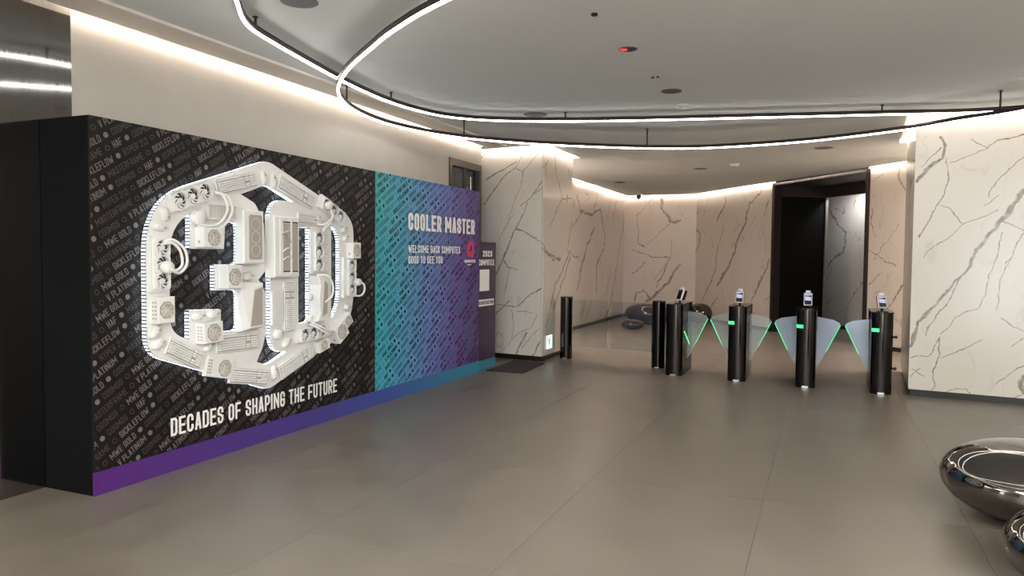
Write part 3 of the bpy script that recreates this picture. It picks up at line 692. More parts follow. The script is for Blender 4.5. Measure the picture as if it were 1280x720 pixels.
# ------------------------------------------------------------------ stroke lettering
c = .28; cy = .13
RND = [(c, 0), (1 - c, 0), (1, cy), (1, 1 - cy), (1 - c, 1), (c, 1), (0, 1 - cy), (0, cy)]
def cl(p): return (p, True)
def op(*p): return (list(p), False)
GL = {
 'A': [op((0, 0), (.44, 1.0)), op((.56, 1.0), (1, 0)), op((.44, 1), (.56, 1)), op((.22, .26), (.78, .26))],
 'B': [cl([(0, 0), (1 - c, 0), (1, cy), (1, .40), (.8, .5), (0, .5)]), op((.8, .5), (.95, .6), (.95, 1 - cy), (.95 - c, 1), (0, 1), (0, .5))],
 'C': [op((1, .30), (1, cy), (1 - c, 0), (c, 0), (0, cy), (0, 1 - cy), (c, 1), (1 - c, 1), (1, 1 - cy), (1, .70))],
 'D': [cl([(0, 0), (1 - c, 0), (1, cy), (1, 1 - cy), (1 - c, 1), (0, 1)])],
 'E': [op((1, 0), (0, 0), (0, 1), (1, 1)), op((0, .5), (.85, .5))],
 'F': [op((0, 0), (0, 1), (1, 1)), op((0, .48), (.85, .48))],
 'G': [op((1, .72), (1, 1 - cy), (1 - c, 1), (c, 1), (0, 1 - cy), (0, cy), (c, 0), (1 - c, 0), (1, cy), (1, .46), (.55, .46))],
 'H': [op((0, 0), (0, 1)), op((1, 0), (1, 1)), op((0, .5), (1, .5))],
 'I': [op((.5, 0), (.5, 1))],
 'K': [op((0, 0), (0, 1)), op((1, 1), (.12, .48), (1, 0))],
 'L': [op((0, 1), (0, 0), (1, 0))],
 'M': [op((0, 0), (0, 1)), op((1, 0), (1, 1)), op((.03, .95), (.5, .32)), op((.5, .32), (.97, .95))],
 'N': [op((0, 0), (0, 1)), op((1, 0), (1, 1)), op((.04, .93), (.96, .07))],
 'O': [cl(RND)], '0': [cl(RND)],
 'P': [op((0, 0), (0, 1), (1 - c, 1), (1, 1 - cy), (1, .52), (1 - c, .42), (0, .42))],
 'R': [op((0, 0), (0, 1), (1 - c, 1), (1, 1 - cy), (1, .56), (1 - c, .46), (0, .46)), op((.5, .46), (1, 0))],
 'S': [op((0, .28), (0, cy), (c, 0), (1 - c, 0), (1, cy), (1, .40), (0, .60), (0, 1 - cy), (c, 1), (1 - c, 1), (1, 1 - cy), (1, .72))],
 'T': [op((.5, 0), (.5, 1)), op((0, 1), (1, 1))],
 'U': [op((0, 1), (0, cy), (c, 0), (1 - c, 0), (1, cy), (1, 1))],
 'V': [op((0, 1), (.45, 0)), op((.55, 0), (1, 1))],
 'W': [op((0, 1), (.24, 0)), op((.24, 0), (.5, .72)), op((.5, .72), (.76, 0)), op((.76, 0), (1, 1))],
 'X': [op((0, 0), (1, 1)), op((0, 1), (1, 0))],
 'Y': [op((0, 1), (.5, .45), (1, 1)), op((.5, .45), (.5, 0))],
 '1': [op((.2, .8), (.6, 1), (.6, 0))],
 '2': [op((0, .74), (0, 1 - cy), (c, 1), (1 - c, 1), (1, 1 - cy), (1, .60), (0, .12), (0, 0), (1, 0))],
 '3': [op((0, .74), (0, 1 - cy), (c, 1), (1 - c, 1), (1, 1 - cy), (1, .6), (.75, .5), (1, .4), (1, cy), (1 - c, 0), (c, 0), (0, cy), (0, .26))],
}
WIDE = {'M': 1.5, 'W': 1.6, 'N': 1.12, 'I': .36, '1': .7}
def ribbon(pl, closed, t):
    """quads along a polyline with mitred joints"""
    P = [Vector(p) for p in pl]; n = len(P)
    if not closed:
        e0 = (P[0] - P[1]).normalized() * t / 2; e1 = (P[-1] - P[-2]).normalized() * t / 2
        P[0] = P[0] + e0; P[-1] = P[-1] + e1
    L, R = [], []
    for i in range(n):
        if closed or 0 < i < n - 1:
            a = (P[i] - P[i - 1]).normalized(); b = (P[(i + 1) % n] - P[i]).normalized()
            na, nb = Vector((-a.y, a.x)), Vector((-b.y, b.x)); k = na + nb; m_ = t / 2 / max(.42, k.dot(na)); o = k * m_
        else:
            a = (P[1] - P[0]) if i == 0 else (P[-1] - P[-2]); a.normalize(); o = Vector((-a.y, a.x)) * t / 2
        L.append(P[i] + o); R.append(P[i] - o)
    return [[R[i], R[(i + 1) % n], L[(i + 1) % n], L[i]] for i in range(n if closed else n - 1)]
def text_polys(s, h, wd, t, gap):
    """polygons of a word, baseline at 0, cap height h, letter width wd, stroke t; returns polys and length"""
    x = 0; out = []
    for ch in s:
        if ch == ' ': x += wd * .65; continue
        W = wd * WIDE.get(ch, 1)
        if ch in 'I': W = t * 1.0 + .0001
        for pl, closed in GL[ch]:
            q = [(x + t / 2 + px * (W - t), t / 2 + py * (h - t)) for px, py in pl]
            out += ribbon(q, closed, t)
        x += W + gap
    return out, x - gap
def clip_rect(poly, r):
    for ax, sgn, lim in ((0, 1, r[0]), (0, -1, r[2]), (1, 1, r[1]), (1, -1, r[3])):
        out = []
        for i in range(len(poly)):
            a, b = poly[i - 1], poly[i]
            da, db = (a[ax] - lim) * sgn, (b[ax] - lim) * sgn
            if (da >= 0) != (db >= 0): out.append(a.lerp(b, da / (da - db)))
            if db >= 0: out.append(b)
        poly = out
        if len(poly) < 3: return None
    return poly
def put_polys(mb, polys, z, rect=None, rot=0, ox=0, oy=0):
    ca, sa = cos(rot), sin(rot)
    for i_, p in enumerate(polys):
        q = [Vector((ox + v.x * ca - v.y * sa, oy + v.x * sa + v.y * ca)) for v in p]
        if rect:
            q = clip_rect(q, rect)
            if not q: continue
        n = len(q); mb.add([(v.x, v.y, z + (i_ % 7) * 1.2e-4) for v in q], [tuple(range(n))])
def write(mb, s, u0, u1, v0, v1, z, tk=.135, rel=.40):
    h = v1 - v0; t = h * tk; polys, L = text_polys(s, h, h * rel, t, h * .085); k = (u1 - u0) / L
    put_polys(mb, [[Vector((v.x * k, v.y)) for v in p] for p in polys], z, None, 0, u0, v0); return mb

# ------------------------------------------------------------------ display board (local frame: x right, y up, z out of the wall)
PERM = Matrix(((0, 0, 1, 0), (1, 0, 0, 0), (0, 1, 0, 0), (0, 0, 0, 1)))
XB = -4.2
def bm_at(u=0, v=0, w_=0, ang=0): return Matrix.Translation((XB + w_, u, v)) @ PERM @ Matrix.Rotation(radians(ang), 4, 'Z')
board = empty('display_board', 'long exhibition wall with black and teal-to-purple printed faces along the left wall', 'display wall', mtx=bm_at())
U0, UM, U1, VT = 3.205, 6.358, 8.81, 2.386
MB().box((U0, .0, -.452), (U1, VT, -.012)).obj('carcass', BLACKMAT, board)
MB().box((U0, .15, -.012), (UM - .001, VT, 0)).obj('black_face_panel', BLACKPRINT, board)
MB().box((UM + .001, .15, -.012), (U1, VT, 0)).obj('coloured_face_panel', COLOURM, board)
MB().box((U0, 0.0, -.012), (U1, .149, .004)).obj('kick_stripe', STRIPEM, board, 'purple to teal strip along the foot of the wall')
ANG = radians(31)
def circle(r, n=10): return [[Vector((r * cos(2 * pi * k / n), r * sin(2 * pi * k / n))) for k in range(n)]]
def ring_p(r, r1, n=10): return [[Vector((a * cos(2 * pi * k / n), a * sin(2 * pi * k / n))) for a, k in ((r, i), (r, i + 1), (r1, i + 1), (r1, i))] for i in range(n)]
BRW = ['V PLATINUM', 'HAF', 'MWE GOLD', 'SICKLEFLOW']; DMW = ['HYPER 212', 'COSMOS', 'MASTERFRAME', 'COSMOS']
def pattern(rect, h, seed, sk=.125):
    br, dm = MB(), MB(); rnd = random.Random(seed); pitch = .0737; k = 0
    u0, v0, u1, v1 = rect; ca, sa = cos(ANG), sin(ANG)
    # line families: perpendicular coordinate q = -u sa + v ca
    qs = [-u * sa + v * ca for u in (u0, u1) for v in (v0, v1)]; ts = [u * ca + v * sa for u in (u0, u1) for v in (v0, v1)]
    for kq in range(int(floor(min(qs) / pitch)) - 1, int(ceil(max(qs) / pitch)) + 1):
        q = kq * pitch; t = min(ts) - .3 - ((kq * .61803) % 1) * 1.9; i = kq * 3
        while t < max(ts):
            for kind in range(4):
                if kind == 0: polys, L = text_polys(BRW[i % 4], h, h * .46, h * sk, h * .11); mb = br
                elif kind == 1: L = h * .8; polys = [[v + Vector((L / 2, h / 2)) for v in p] for p in circle(h * .40)]; mb = br
                elif kind == 2: polys, L = text_polys(DMW[(i + kq) % 4], h, h * .46, h * sk, h * .11); mb = dm
                else: L = h * .8; polys = [[v + Vector((L / 2, h / 2)) for v in p] for p in ring_p(h * .40, h * .28)]; mb = dm
                put_polys(mb, polys, .0012, rect, ANG, t * ca - q * sa, t * sa + q * ca)
                t += L + h * .62
            i += 1
    return br, dm
b1_, d1_ = pattern((U0 + .002, .152, UM - .003, VT - .002), .046, 1)
b1_.obj('printed_pattern', PRINT_BR, board, 'grey diagonal words and discs printed on the black face', 'stuff')
d1_.obj('printed_pattern', PRINT_DM, board, 'faint diagonal words and rings printed on the black face', 'stuff')
b2_, d2_ = pattern((UM + .003, .152, U1 - .002, VT - .002), .048, 2, .17)
b2_.obj('printed_pattern', PRINT_NAVY, board, 'navy diagonal words and discs printed on the coloured face', 'stuff')
d2_.obj('printed_pattern', PRINT_MID, board, 'faint blue diagonal words and rings printed on the coloured face', 'stuff')
def write_words(line, u0, u1, v0, v1, z, name, label, tk=.135, rel=.40):
    h = v1 - v0; t = h * tk; L = text_polys(line, h, h * rel, t, h * .085)[1]; k = (u1 - u0) / L; x = 0
    for wd in line.split(' '):
        polys, l = text_polys(wd, h, h * rel, t, h * .085); mb = MB()
        put_polys(mb, [[Vector((v.x * k, v.y)) for v in p] for p in polys], z, None, 0, u0 + x * k, v0)
        mb.obj(name, WHITEINK, board, label); x += l + h * .085 + h * rel * .65
write_words('DECADES OF SHAPING THE FUTURE', 3.795, 5.715, .250, .378, .003, 'slogan_word', 'white word of the slogan on black')
write_words('COOLER MASTER', 6.997, 8.66, 1.820, 2.008, .003, 'title_word', 'large white title word', .17, .40)
write_words('WELCOME BACK COMPUTEX', 7.0, 8.25, 1.570, 1.656, .003, 'greeting_word', 'small white greeting word', .14)
write_words('GOOD TO SEE YOU', 7.0, 7.79, 1.450, 1.533, .003, 'greeting_word', 'small white greeting word', .14)
lg = MB().prism([(8.445, 1.545), (8.60, 1.52), (8.635, 1.56), (8.635, 1.70), (8.60, 1.735), (8.49, 1.715), (8.445, 1.66)], .0, .004)
lg.obj('magenta_emblem', MAGENTA, board, 'magenta cut-corner square emblem')
MB().prism([(8.50, 1.61), (8.55, 1.59), (8.58, 1.63), (8.58, 1.675), (8.52, 1.665), (8.54, 1.64)], .004, .0055).prism([(8.445, 1.685), (8.475, 1.70), (8.475, 1.72), (8.445, 1.71)], .0, .0055).obj('emblem_notch', PURPLE, board)
m_ = write(MB(), 'COMPUTEX', 8.37, 8.69, 1.455, 1.492, .003, .16); m_.box((8.46, 1.425, .0), (8.56, 1.433, .003)); m_.obj('emblem_caption', WHITEINK, board)

# registration banner at the far end
bn = empty('registration_banner', 'dark purple upright registration banner at the far end of the display wall', 'banner', mtx=Matrix.Translation((-4.235, 0, 0)) @ PERM)
MB().box((8.83, 0, -.30), (9.42, 1.73, 0)).obj('banner_body', PURPLE, bn)
MB().box((8.84, 0.005, 0), (9.42, .13, .004)).obj('teal_stripe', TEAL, bn, 'teal strip at the foot')
write(MB(), '2023', 8.99, 9.29, 1.535, 1.615, .003, .16).obj('year_lettering', WHITEINK, bn)
write(MB(), 'COMPUTEX', 8.86, 9.36, 1.415, 1.495, .003, .16).obj('name_lettering', WHITEINK, bn)
MB().box((8.90, 1.07, 0), (9.20, 1.36, .003)).obj('white_label', WHITEINK, bn, 'plain white square label')
MB().box((8.86, .865, 0), (9.36, .955, .002)).obj('white_strip_label', WHITEINK, bn, 'white strip with dark lettering')
write(MB(), 'REGISTRATION', 8.885, 9.335, .885, .935, .004, .17).obj('strip_lettering', PURPLE, bn)

# ------------------------------------------------------------------ the white relief sculpture on the black panel
sc = empty('number_sculpture', 'white backlit relief of a hexagonal ring round the number 30, covered in computer parts', 'sculpture', mtx=bm_at(0, 0, .004))
LK = 1.013          # layout enlargement about eye height
def lay(p): return [(u * LK, 1.53 + (v - 1.53) * LK) for u, v in p]
HEXO = ccw([(4.67, 2.28), (5.83, 1.875), (5.83, .86), (4.67, .45), (3.52, .865), (3.52, 1.89)])
HEXI = ccw([(4.66, 2.09), (5.615, 1.755), (5.615, .99), (4.66, .645), (3.705, .99), (3.705, 1.755)])
def fit(p, rads): return rounded(lay(p), rads, 7)
ho = fit(HEXO, [.50, .18, .18, .50, .22, .22]); hi = fit(HEXI, [.34, .17, .17, .34, .17, .17])
THREE = [(3.889, 1.826), (3.886, 1.57), (4.20, 1.572), (4.21, 1.70), (4.215, 1.775), (4.346, 1.775), (4.346, 1.456), (4.11, 1.456), (4.11, 1.272), (4.342, 1.268), (4.342, .955), (4.165, .955), (4.165, 1.125), (3.873, 1.137), (3.871, .88),
         (4.122, .79), (4.25, .72), (4.5, .64), (4.60, .79), (4.639, .90), (4.645, 1.22), (4.56, 1.335), (4.645, 1.41), (4.625, 1.78), (4.53, 1.93), (4.35, 2.0), (4.05, 1.94)]
RT = [0, 0, .0, .04, .05, .05, .05, 0, 0, .05, .05, .04, 0, 0, 0, 0, 0, 0, .03, .06, .06, .0, .06, .12, .10, 0, 0]
th = rounded(lay(THREE), RT, 5)
zo = fit(ccw([(4.693, 1.97), (5.488, 1.90), (5.488, .80), (4.693, .735)]), [.12, .12, .16, .18]); 
ZEROO = ccw([(4.693, 1.975), (5.10, 1.975), (5.488, 1.86), (5.488, .80), (5.1, .735), (4.693, .735)])
zo = rounded(lay(ZEROO), [.17, .05, .10, .06, .05, .16], 7)
ZEROI = ccw([(5.036, 1.768), (5.10, 1.768), (5.184, 1.768), (5.184, .957), (5.1, .95), (5.036, .945)])
zi = rounded(lay(ZEROI), [.045, .001, .045, .01, .001, .01], 7)
MB().frame(ho, hi, .0, .050).obj('ring_plate', PLASTIC, sc)
MB().prism(ccw(th), .0, .0495).obj('digit_three_plate', PLASTIC, sc)
n_ = min(len(zo), len(zi)); MB().frame(zo[:n_], zi[:n_], .0, .0505).obj('digit_zero_plate', PLASTIC, sc)
def led_strip(loop, out_sign, z0, z1, pitch=.024, duty=.010, off=.002):
    mb = MB(); P = [Vector(p) for p in loop]; n = len(P)
    s = 0.0; carry = 0.0
    for i in range(n):
        a, b = P[i], P[(i + 1) % n]; L = (b - a).length
        if L < 1e-5: continue
        e = (b - a) / L; nn = Vector((e.y, -e.x)) * out_sign * off
        t = carry
        while t + duty < L + .004:
            p, q = a + e * t + nn, a + e * min(L, t + duty) + nn
            vs = [(p.x, p.y, z0), (q.x, q.y, z0), (q.x, q.y, z1), (p.x, p.y, z1)]
            mb.add(vs, [(0, 1, 2, 3) if out_sign > 0 else (3, 2, 1, 0)]); t += pitch
        carry = max(0, t - L)
    return mb
def tape(loop, sgn, z0=.004, z1=.044, off=.001):
    n = len(loop); q = offset_poly(loop, -off * sgn); vs = [(x, y, z0) for x, y in q] + [(x, y, z1) for x, y in q]
    fs = [(i, (i + 1) % n, n + (i + 1) % n, n + i) if sgn > 0 else ((i + 1) % n, i, n + i, n + (i + 1) % n) for i in range(n)]
    return MB().add(vs, fs).obj('strip_backing', LEDTAPE, sc)
for lp, sg in ((ho, 1), (hi, -1), (ccw(th), 1), (zo[:n_], 1), (zi[:n_], -1)): tape(lp, sg)
led_strip(ho, 1, .008, .040).obj('outer_led_strip', LEDGLOW, sc, 'cool white lights round the outer edge of the ring', 'stuff')
led_strip(hi, -1, .008, .040).obj('inner_led_strip', LEDGLOW, sc, 'cool white lights round the inner edge of the ring', 'stuff')
led_strip(ccw(th), 1, .008, .040).obj('three_led_strip', LEDGLOW, sc, 'cool white lights round the digit three', 'stuff')
led_strip(zo[:n_], 1, .008, .040).obj('zero_outer_led_strip', LEDGLOW, sc, 'cool white lights round the digit zero', 'stuff')
led_strip(zi[:n_], -1, .008, .040).obj('zero_inner_led_strip', LEDGLOW, sc, 'cool white lights inside the hole of the zero', 'stuff')

W0 = .0555        # the face of the plates, where the parts are fixed
def at(name, label, cat, u, v, ang=0, w_=W0, group=None, lk=1.004): return empty(name, label, cat, mtx=bm_at(u * lk, 1.53 + (v - 1.53) * lk, w_, ang), group=group)

# shared meshes
def rotor_mesh(r, blades=7, name='rotor', sweep=.9, m=PLASTIC):
    mb = MB(); mb.lathe([(r * .36, 0), (r * .36, .012), (r * .30, .016)], 16)
    for k in range(blades):
        a0 = 2 * pi * k / blades; vs = []
        for i in range(5):
            f = i / 4; rr = r * (.34 + .62 * f); a = a0 + sweep * f
            wdt = (.36 + .16 * f)
            vs += [(rr * cos(a), rr * sin(a), .004), (rr * cos(a + wdt), rr * sin(a + wdt), .011)]
        mb.add(vs, [(2 * i, 2 * i + 2, 2 * i + 3, 2 * i + 1) for i in range(4)], True)
    me = mb.mesh(name); me.materials.append(m); return me
def square_hole(side, r, z0, z1, n=24):
    o, i_ = [], []
    for k in range(n):
        a = 2 * pi * k / n; cx, sx = cos(a), sin(a); m_ = side / 2 / max(abs(cx), abs(sx)); m_ = min(m_, side * .5 * 1.32)
        o.append((cx * m_, sx * m_)); i_.append((cx * r, sx * r))
    return MB().frame(o, i_, z0, z1)
FAN_S = .122
fan_frame = square_hole(FAN_S, .056, 0, .028).mesh('fan'); fan_frame.materials.append(PLASTIC)
fan_back = MB().prism([(.056 * cos(2 * pi * k / 20), .056 * sin(2 * pi * k / 20)) for k in range(20)], .001, .004).mesh('fan_recess'); fan_back.materials.append(DARKGAP)
fan_rotor = rotor_mesh(.054)
def fan_part(parent, x, y, z, s=1.0):
    f = link(fan_frame, 'fan', parent, loc=(x, y, z)); f.scale = (s, s, 1)
    b = link(fan_back, 'recess', f, loc=(0, 0, 0)); r = link(fan_rotor, 'fan_blades', f, loc=(0, 0, .009)); return f
def cooler(label, u, v, ang, n=3, pitch=.118, s=1.0, side=0.035, pump=None, tubes=(), depth=.03, w_=W0):
    """radiator lying along local x, fans on top; pump (x, y), tubes list of point lists in local frame"""
    root = at('liquid_cooler', label, 'computer cooler', u, v, ang, w_, lk=.998, group='fan radiators on the sculpture')
    L = pitch * n * s
    MB().box((-L / 2 - .02, -FAN_S * s / 2, 0), (L / 2 + .02, FAN_S * s / 2 + side, depth)).obj('radiator', PLASTIC, root)
    for i in range(n): fan_part(root, (i - (n - 1) / 2) * pitch * s, 0, depth, s)
    if pump: pump_part(root, *pump)
    for tb in tubes: MB().tube(catmull(tb, 6, False), .010, 8).obj('hose', PLASTIC, root)
    return root
def pump_part(parent, x, y, z, r=.038, h=.045):
    MB().lathe([(r, 0), (r, h * .8), (r * .86, h), (r * .0 + .006, h)], 24, Matrix.Translation((x, y, z))).obj('pump', PLASTIC, parent)

def key_mesh(L, H, rows=5):
    mb = MB(); m_ = .012; kw = (L - 2 * m_)
    blocks = [(0, .67, 15), (.70, .80, 3), (.83, 1.0, 4)]
    ph = (H - 2 * m_) / (rows + 1.25)
    for r in range(rows + 1):
        y1 = H / 2 - m_ - (r * ph if r == 0 else r * ph + .25 * ph); y0 = y1 - ph * .74
        for a, b, n in blocks:
            x0 = -L / 2 + m_ + a * kw; step = (b - a) * kw / n
            if r == rows and n == 15:
                cuts = [0, 1.3, 2.6, 3.9, 10, 11.3, 12.6, 15]
            elif r == 0 and n == 15: cuts = [0, 1, 2, 3, 4, 5, 6.3, 7.3, 8.3, 9.3, 10.6, 11.8, 12.8, 13.8, 15]
            else: cuts = list(range(n + 1))
            if n == 3 and r in (3,): continue
            for i in range(len(cuts) - 1):
                mb.cham((x0 + cuts[i] * step + .002, y0, .018), (x0 + cuts[i + 1] * step - .002, y1, .034), .003)
    me = mb.mesh('keys'); me.materials.append(PLASTIC); return me
KEYM = {}
def keyboard(label, u, v, ang, L=.44, H=.125, w_=W0):
    root = at('keyboard', label, 'keyboard', u, v, ang, w_, group='keyboards on the sculpture')
    MB().prism(rounded(ccw([(-L / 2, -H / 2), (L / 2, -H / 2), (L / 2, H / 2), (-L / 2, H / 2)]), .008, 3), 0, .020, bevel=.003).obj('case', PLASTIC, root)
    MB().box((-L / 2 + .008, -H / 2 + .008, .019), (L / 2 - .008, H / 2 - .008, .0215)).obj('shaded_key_bed', KEYSHADE, root)
    k = (round(L, 2), round(H, 3))
    if k not in KEYM: KEYM[k] = key_mesh(L, H)
    link(KEYM[k], 'keys', root, kind='stuff')
    return root
def mouse(label, u, v, ang, L=.11, Wd=.062, w_=W0, cat='computer mouse', name='computer_mouse'):
    root = at(name, label, cat, u, v, ang, w_, group='webcams on the sculpture' if name == 'webcam' else 'mice on the sculpture')
    mb = MB(); nu, nv = 16, 7; vs = []; fs = []
    for j in range(nv):
        f = j / (nv - 1); e = cos(f * pi / 2) ** .55; z = .036 * sin(f * pi / 2)
        for k in range(nu):
            a = 2 * pi * k / nu; ca, sa = cos(a), sin(a)
            x = L / 2 * e * (abs(ca) ** .75) * (1 if ca >= 0 else -1); waist = 1 - .16 * cos(2.2 * x / L * pi) ** 2
            y = Wd / 2 * e * waist * (abs(sa) ** .8) * (1 if sa >= 0 else -1)
            vs.append((x, y, z * (1 - .25 * x / L)))
    for j in range(nv - 1):
        for k in range(nu): k2 = (k + 1) % nu; fs.append((j * nu + k, j * nu + k2, (j + 1) * nu + k2, (j + 1) * nu + k))
    mb.add(vs, fs, True); mb.add(vs[-nu:], [tuple(range(nu))], True); mb.obj('shell', PLASTIC, root)
    MB().lathe([(.010, -.004), (.010, .004)], 14, Matrix.Translation((L * .24, 0, .032)) @ Matrix.Rotation(pi / 2, 4, 'X')).obj('scroll_wheel', GREYW, root)
    MB().box((L * .08, -.0012, .028), (L * .46, .0012, .0335)).box((L * .06, -Wd * .3, .031), (L * .075, Wd * .3, .0345)).obj('button_seam', GREYW, root)
    return root
OCT = lambda r, k=.41: [(r * x, r * y) for x, y in ((1, -k), (1, k), (k, 1), (-k, 1), (-1, k), (-1, -k), (-k, -1), (k, -1))]
grille_rotor = rotor_mesh(.055, 9, 'grille_rotor', .35, GRILLEBLADE)
def psu(label, u, v, ang, Wd, H, D, fx=0, fy=0, fr=None, w_=W0, vents='side', lk=1.016):
    root = at('power_supply', label, 'computer power supply', u, v, ang, w_, lk=lk, group='power supplies on the sculpture')
    MB().cham((-Wd / 2, -H / 2, 0), (Wd / 2, H / 2, D), .003).obj('housing', PLASTIC, root)
    fr = fr or min(Wd, H) * .42
    g = MB().prism([(fx + x, fy + y) for x, y in OCT(fr)], D - .001, D + .002).obj('fan_grille', GREYW, root, 'beige grey octagonal fan opening')
    r = link(grille_rotor, 'fan_blades', g, loc=(fx, fy, D)); k = fr / .058; r.scale = (k, k, .6)
    mb = MB()
    for rr in (.45, .8): mb.tube([(fx + fr * rr * cos(2 * pi * i / 20), fy + fr * rr * sin(2 * pi * i / 20), D + .011) for i in range(20)], .0012, 4, True)
    for i in range(4): a = pi / 4 + i * pi / 2; mb.tube([(fx, fy, D + .012), (fx + fr * cos(a), fy + fr * sin(a), D + .008)], .0014, 4)
    mb.obj('wire_guard', PLASTIC, g)
    if vents == 'side':
        mb = MB(); 
        for i in range(2):
            for j in range(5): mb.box((-Wd / 2 - .001, -H * .34 + j * H * .15, D * (.25 + .32 * i)), (-Wd / 2 + .002, -H * .34 + j * H * .15 + H * .06, D * (.25 + .32 * i) + D * .18))
        mb.obj('side_slots', GREYW, root)
    if vents == 'socket':
        MB().box((-Wd / 2 - .0015, -H * .30, D * .35), (-Wd / 2 + .001, -H * .16, D * .55)).obj('power_socket', GREYW, root)
    if vents == 'face':
        mb = MB()
        for i in range(5):
            for j in range(2): mb.box((-Wd * .44 + j * .022, H * (.30 - i * .15) - .006, D), (-Wd * .44 + j * .022 + .014, H * (.30 - i * .15) + .006, D + .002))
        mb.obj('face_slots', GREYW, root)
    return root

# --- on the ring, clockwise from the left
mouse('white mouse at the upper left bend of the ring, tilted steeply', 3.690, 1.800, -58)
mouse('white mouse lying level on the left side of the ring, below the tilted one', 3.648, 1.712, -8)
cooler('white triple fan radiator at the upper left of the ring', 3.925, 1.940, 20, s=1.0, side=.0,
       tubes=([(.20, -.02, .05), (.235, -.07, .09), (.225, -.17, .10), (.15, -.245, .07), (.06, -.235, .05), (-.02, -.19, .03)],
              [(.20, -.035, .05), (.275, -.08, .09), (.27, -.19, .10), (.18, -.275, .07), (.09, -.27, .05), (-.02, -.215, .03)]))
keyboard('white keyboard on the upper left slope of the ring, beside the radiator', 4.355, 2.075, 14.5, .43, .125)
mouse('left of two white mice standing side by side at the top of the ring', 4.648, 2.135, 95, .115)
mouse('right of two white mice standing side by side at the top of the ring', 4.760, 2.125, 95, .115)
keyboard('white keyboard on the upper right slope of the ring', 5.045, 2.062, -18.5, .46, .125)
cooler('white triple fan radiator at the upper right bend of the ring and a pump', 5.545, 1.935, -24, s=.95, side=.012,
       pump=(-.12, -.01, .06, .036, .04), tubes=([(-.09, -.03, .085), (-.06, -.09, .10), (-.07, -.14, .09), (-.10, -.19, .06), (-.13, -.20, .02)],))
mouse('upper of two small round white caps on the right bend of the ring', 5.705, 1.775, 40, .075, .065, cat='computer mouse')
mouse('lower of two small round white caps on the right bend of the ring', 5.735, 1.695, 40, .075, .065, cat='computer mouse')
psu('white power supply box jutting over the right edge of the ring', 5.758, 1.58, 0, .125, .15, .08, vents='socket')
cooler('white triple fan radiator standing on the right side of the ring, hose looping outwards', 5.825, 1.325, 90, s=.95, side=.045,
       pump=(-.045, -.075, .045, .034, .04), tubes=([(-.04, -.10, .06), (-.07, -.16, .07), (-.13, -.17, .07), (-.175, -.12, .06), (-.17, -.02, .04)],))
mouse('small white mouse under the radiator on the right side of the ring', 5.765, 1.05, 10, .085, .06)
psu('smallest white power supply box at the lower right bend of the ring', 5.655, .935, 33, .11, .105, .06, vents='none')
psu('large tilted white power supply box at the lower right bend of the ring', 5.515, .845, 33, .165, .155, .09, vents='socket')
psu('small white power supply box hanging at the lower right corner, left of the large one', 5.295, .745, 14, .15, .10, .06, vents='none')
keyboard('white keyboard on the lower right slope of the ring', 5.040, .628, 19, .45, .125)
mouse('white mouse standing upright at the bottom point of the ring', 4.760, .570, 88, .125, .068)
keyboard('white keyboard at the bottom of the ring, left of the upright mouse', 4.475, .585, -11, .42, .13)
psu('flat white power supply with a round fan low on the ring, between two keyboards', 4.110, .705, -13, .27, .15, .03, fx=.05, vents='face', fr=.062)
keyboard('white keyboard on the lower left slope of the ring', 3.850, .835, -27, .34, .125)
mouse('upper of two white mice at the lower left bend of the ring', 3.600, 1.005, 38, .115)
mouse('lower of two white mice at the lower left bend of the ring', 3.628, .925, 25, .11, .075)
psu('white power supply box on the left side of the ring', 3.553, 1.165, 0, .137, .178, .075, lk=1.03)
cooler('white triple fan radiator standing on the left side of the ring', 3.66, 1.462, 90, s=.95, side=.012, pump=(-.02, -.012, .06, .042, .045),
       tubes=([(.15, .0, .055), (.165, -.06, .08), (.10, -.14, .10), (-.0, -.155, .10), (-.06, -.10, .09), (-.04, -.03, .10)],
              [(.13, .02, .055), (.145, -.05, .08), (.09, -.11, .09), (.0, -.125, .09), (-.04, -.08, .09), (-.03, -.02, .10)]))

# --- on the digit three
W3 = W0
o = at('pump_block', 'round white pump at the top left of the digit three', 'computer cooler', 3.975, 1.795, 0, W3)
pump_part(o, 0, 0, 0, .050, .05); MB().lathe([(.05, 0), (.056, .004), (.056, .012), (.05, .014)], 24).obj('mounting_ring', PLASTIC, o)
o = at('flat_radiator', 'flat radiator with a beige grey finned core at the top of the digit three', 'computer cooler', 4.20, 1.845, 0, W3)
square = ccw([(-.145, -.06), (.145, -.06), (.145, .06), (-.145, .06)])
MB().frame(square, offset_poly(square, .012), 0, .03).obj('frame', PLASTIC, o)
MB().box((-.134, -.049, 0), (.134, .049, .02)).obj('finned_core', GREYW, o)
mb = MB()
for i in range(26): mb.box((-.131 + i * .0102, -.048, .02), (-.129 + i * .0102, .048, .024))
mb.obj('fins', PLASTIC, o, kind='stuff')
psu('white power supply box on the upper arm of the digit three', 3.993, 1.65, 0, .19, .14, .085, vents='socket', lk=1.02)
psu('white power supply box on the middle arm of the digit three', 4.215, 1.367, 0, .15, .172, .095, vents='none', lk=1.0125)
mouse('small white webcam right of the power supply on the middle arm of the digit three', 4.47, 1.365, 5, .12, .075, w_=W3, cat='webcam', name='webcam')
mouse('left of two white mice on the lower arm of the digit three', 3.975, 1.09, 4, .11, .07, w_=W3)
mouse('right of two white mice on the lower arm of the digit three', 4.11, 1.095, 4, .12, .075, w_=W3)
psu('white power supply box on the lower arm of the digit three, below two mice', 3.955, .982, 2, .178, .15, .09, lk=1.0266)
mouse('small white webcam below the lower arm of the digit three', 4.065, .858, 40, .09, .055, w_=W0, cat='webcam', name='webcam')
keyboard('white keyboard at the foot of the digit three', 4.355, .865, -1, .43, .135, w_=W0)

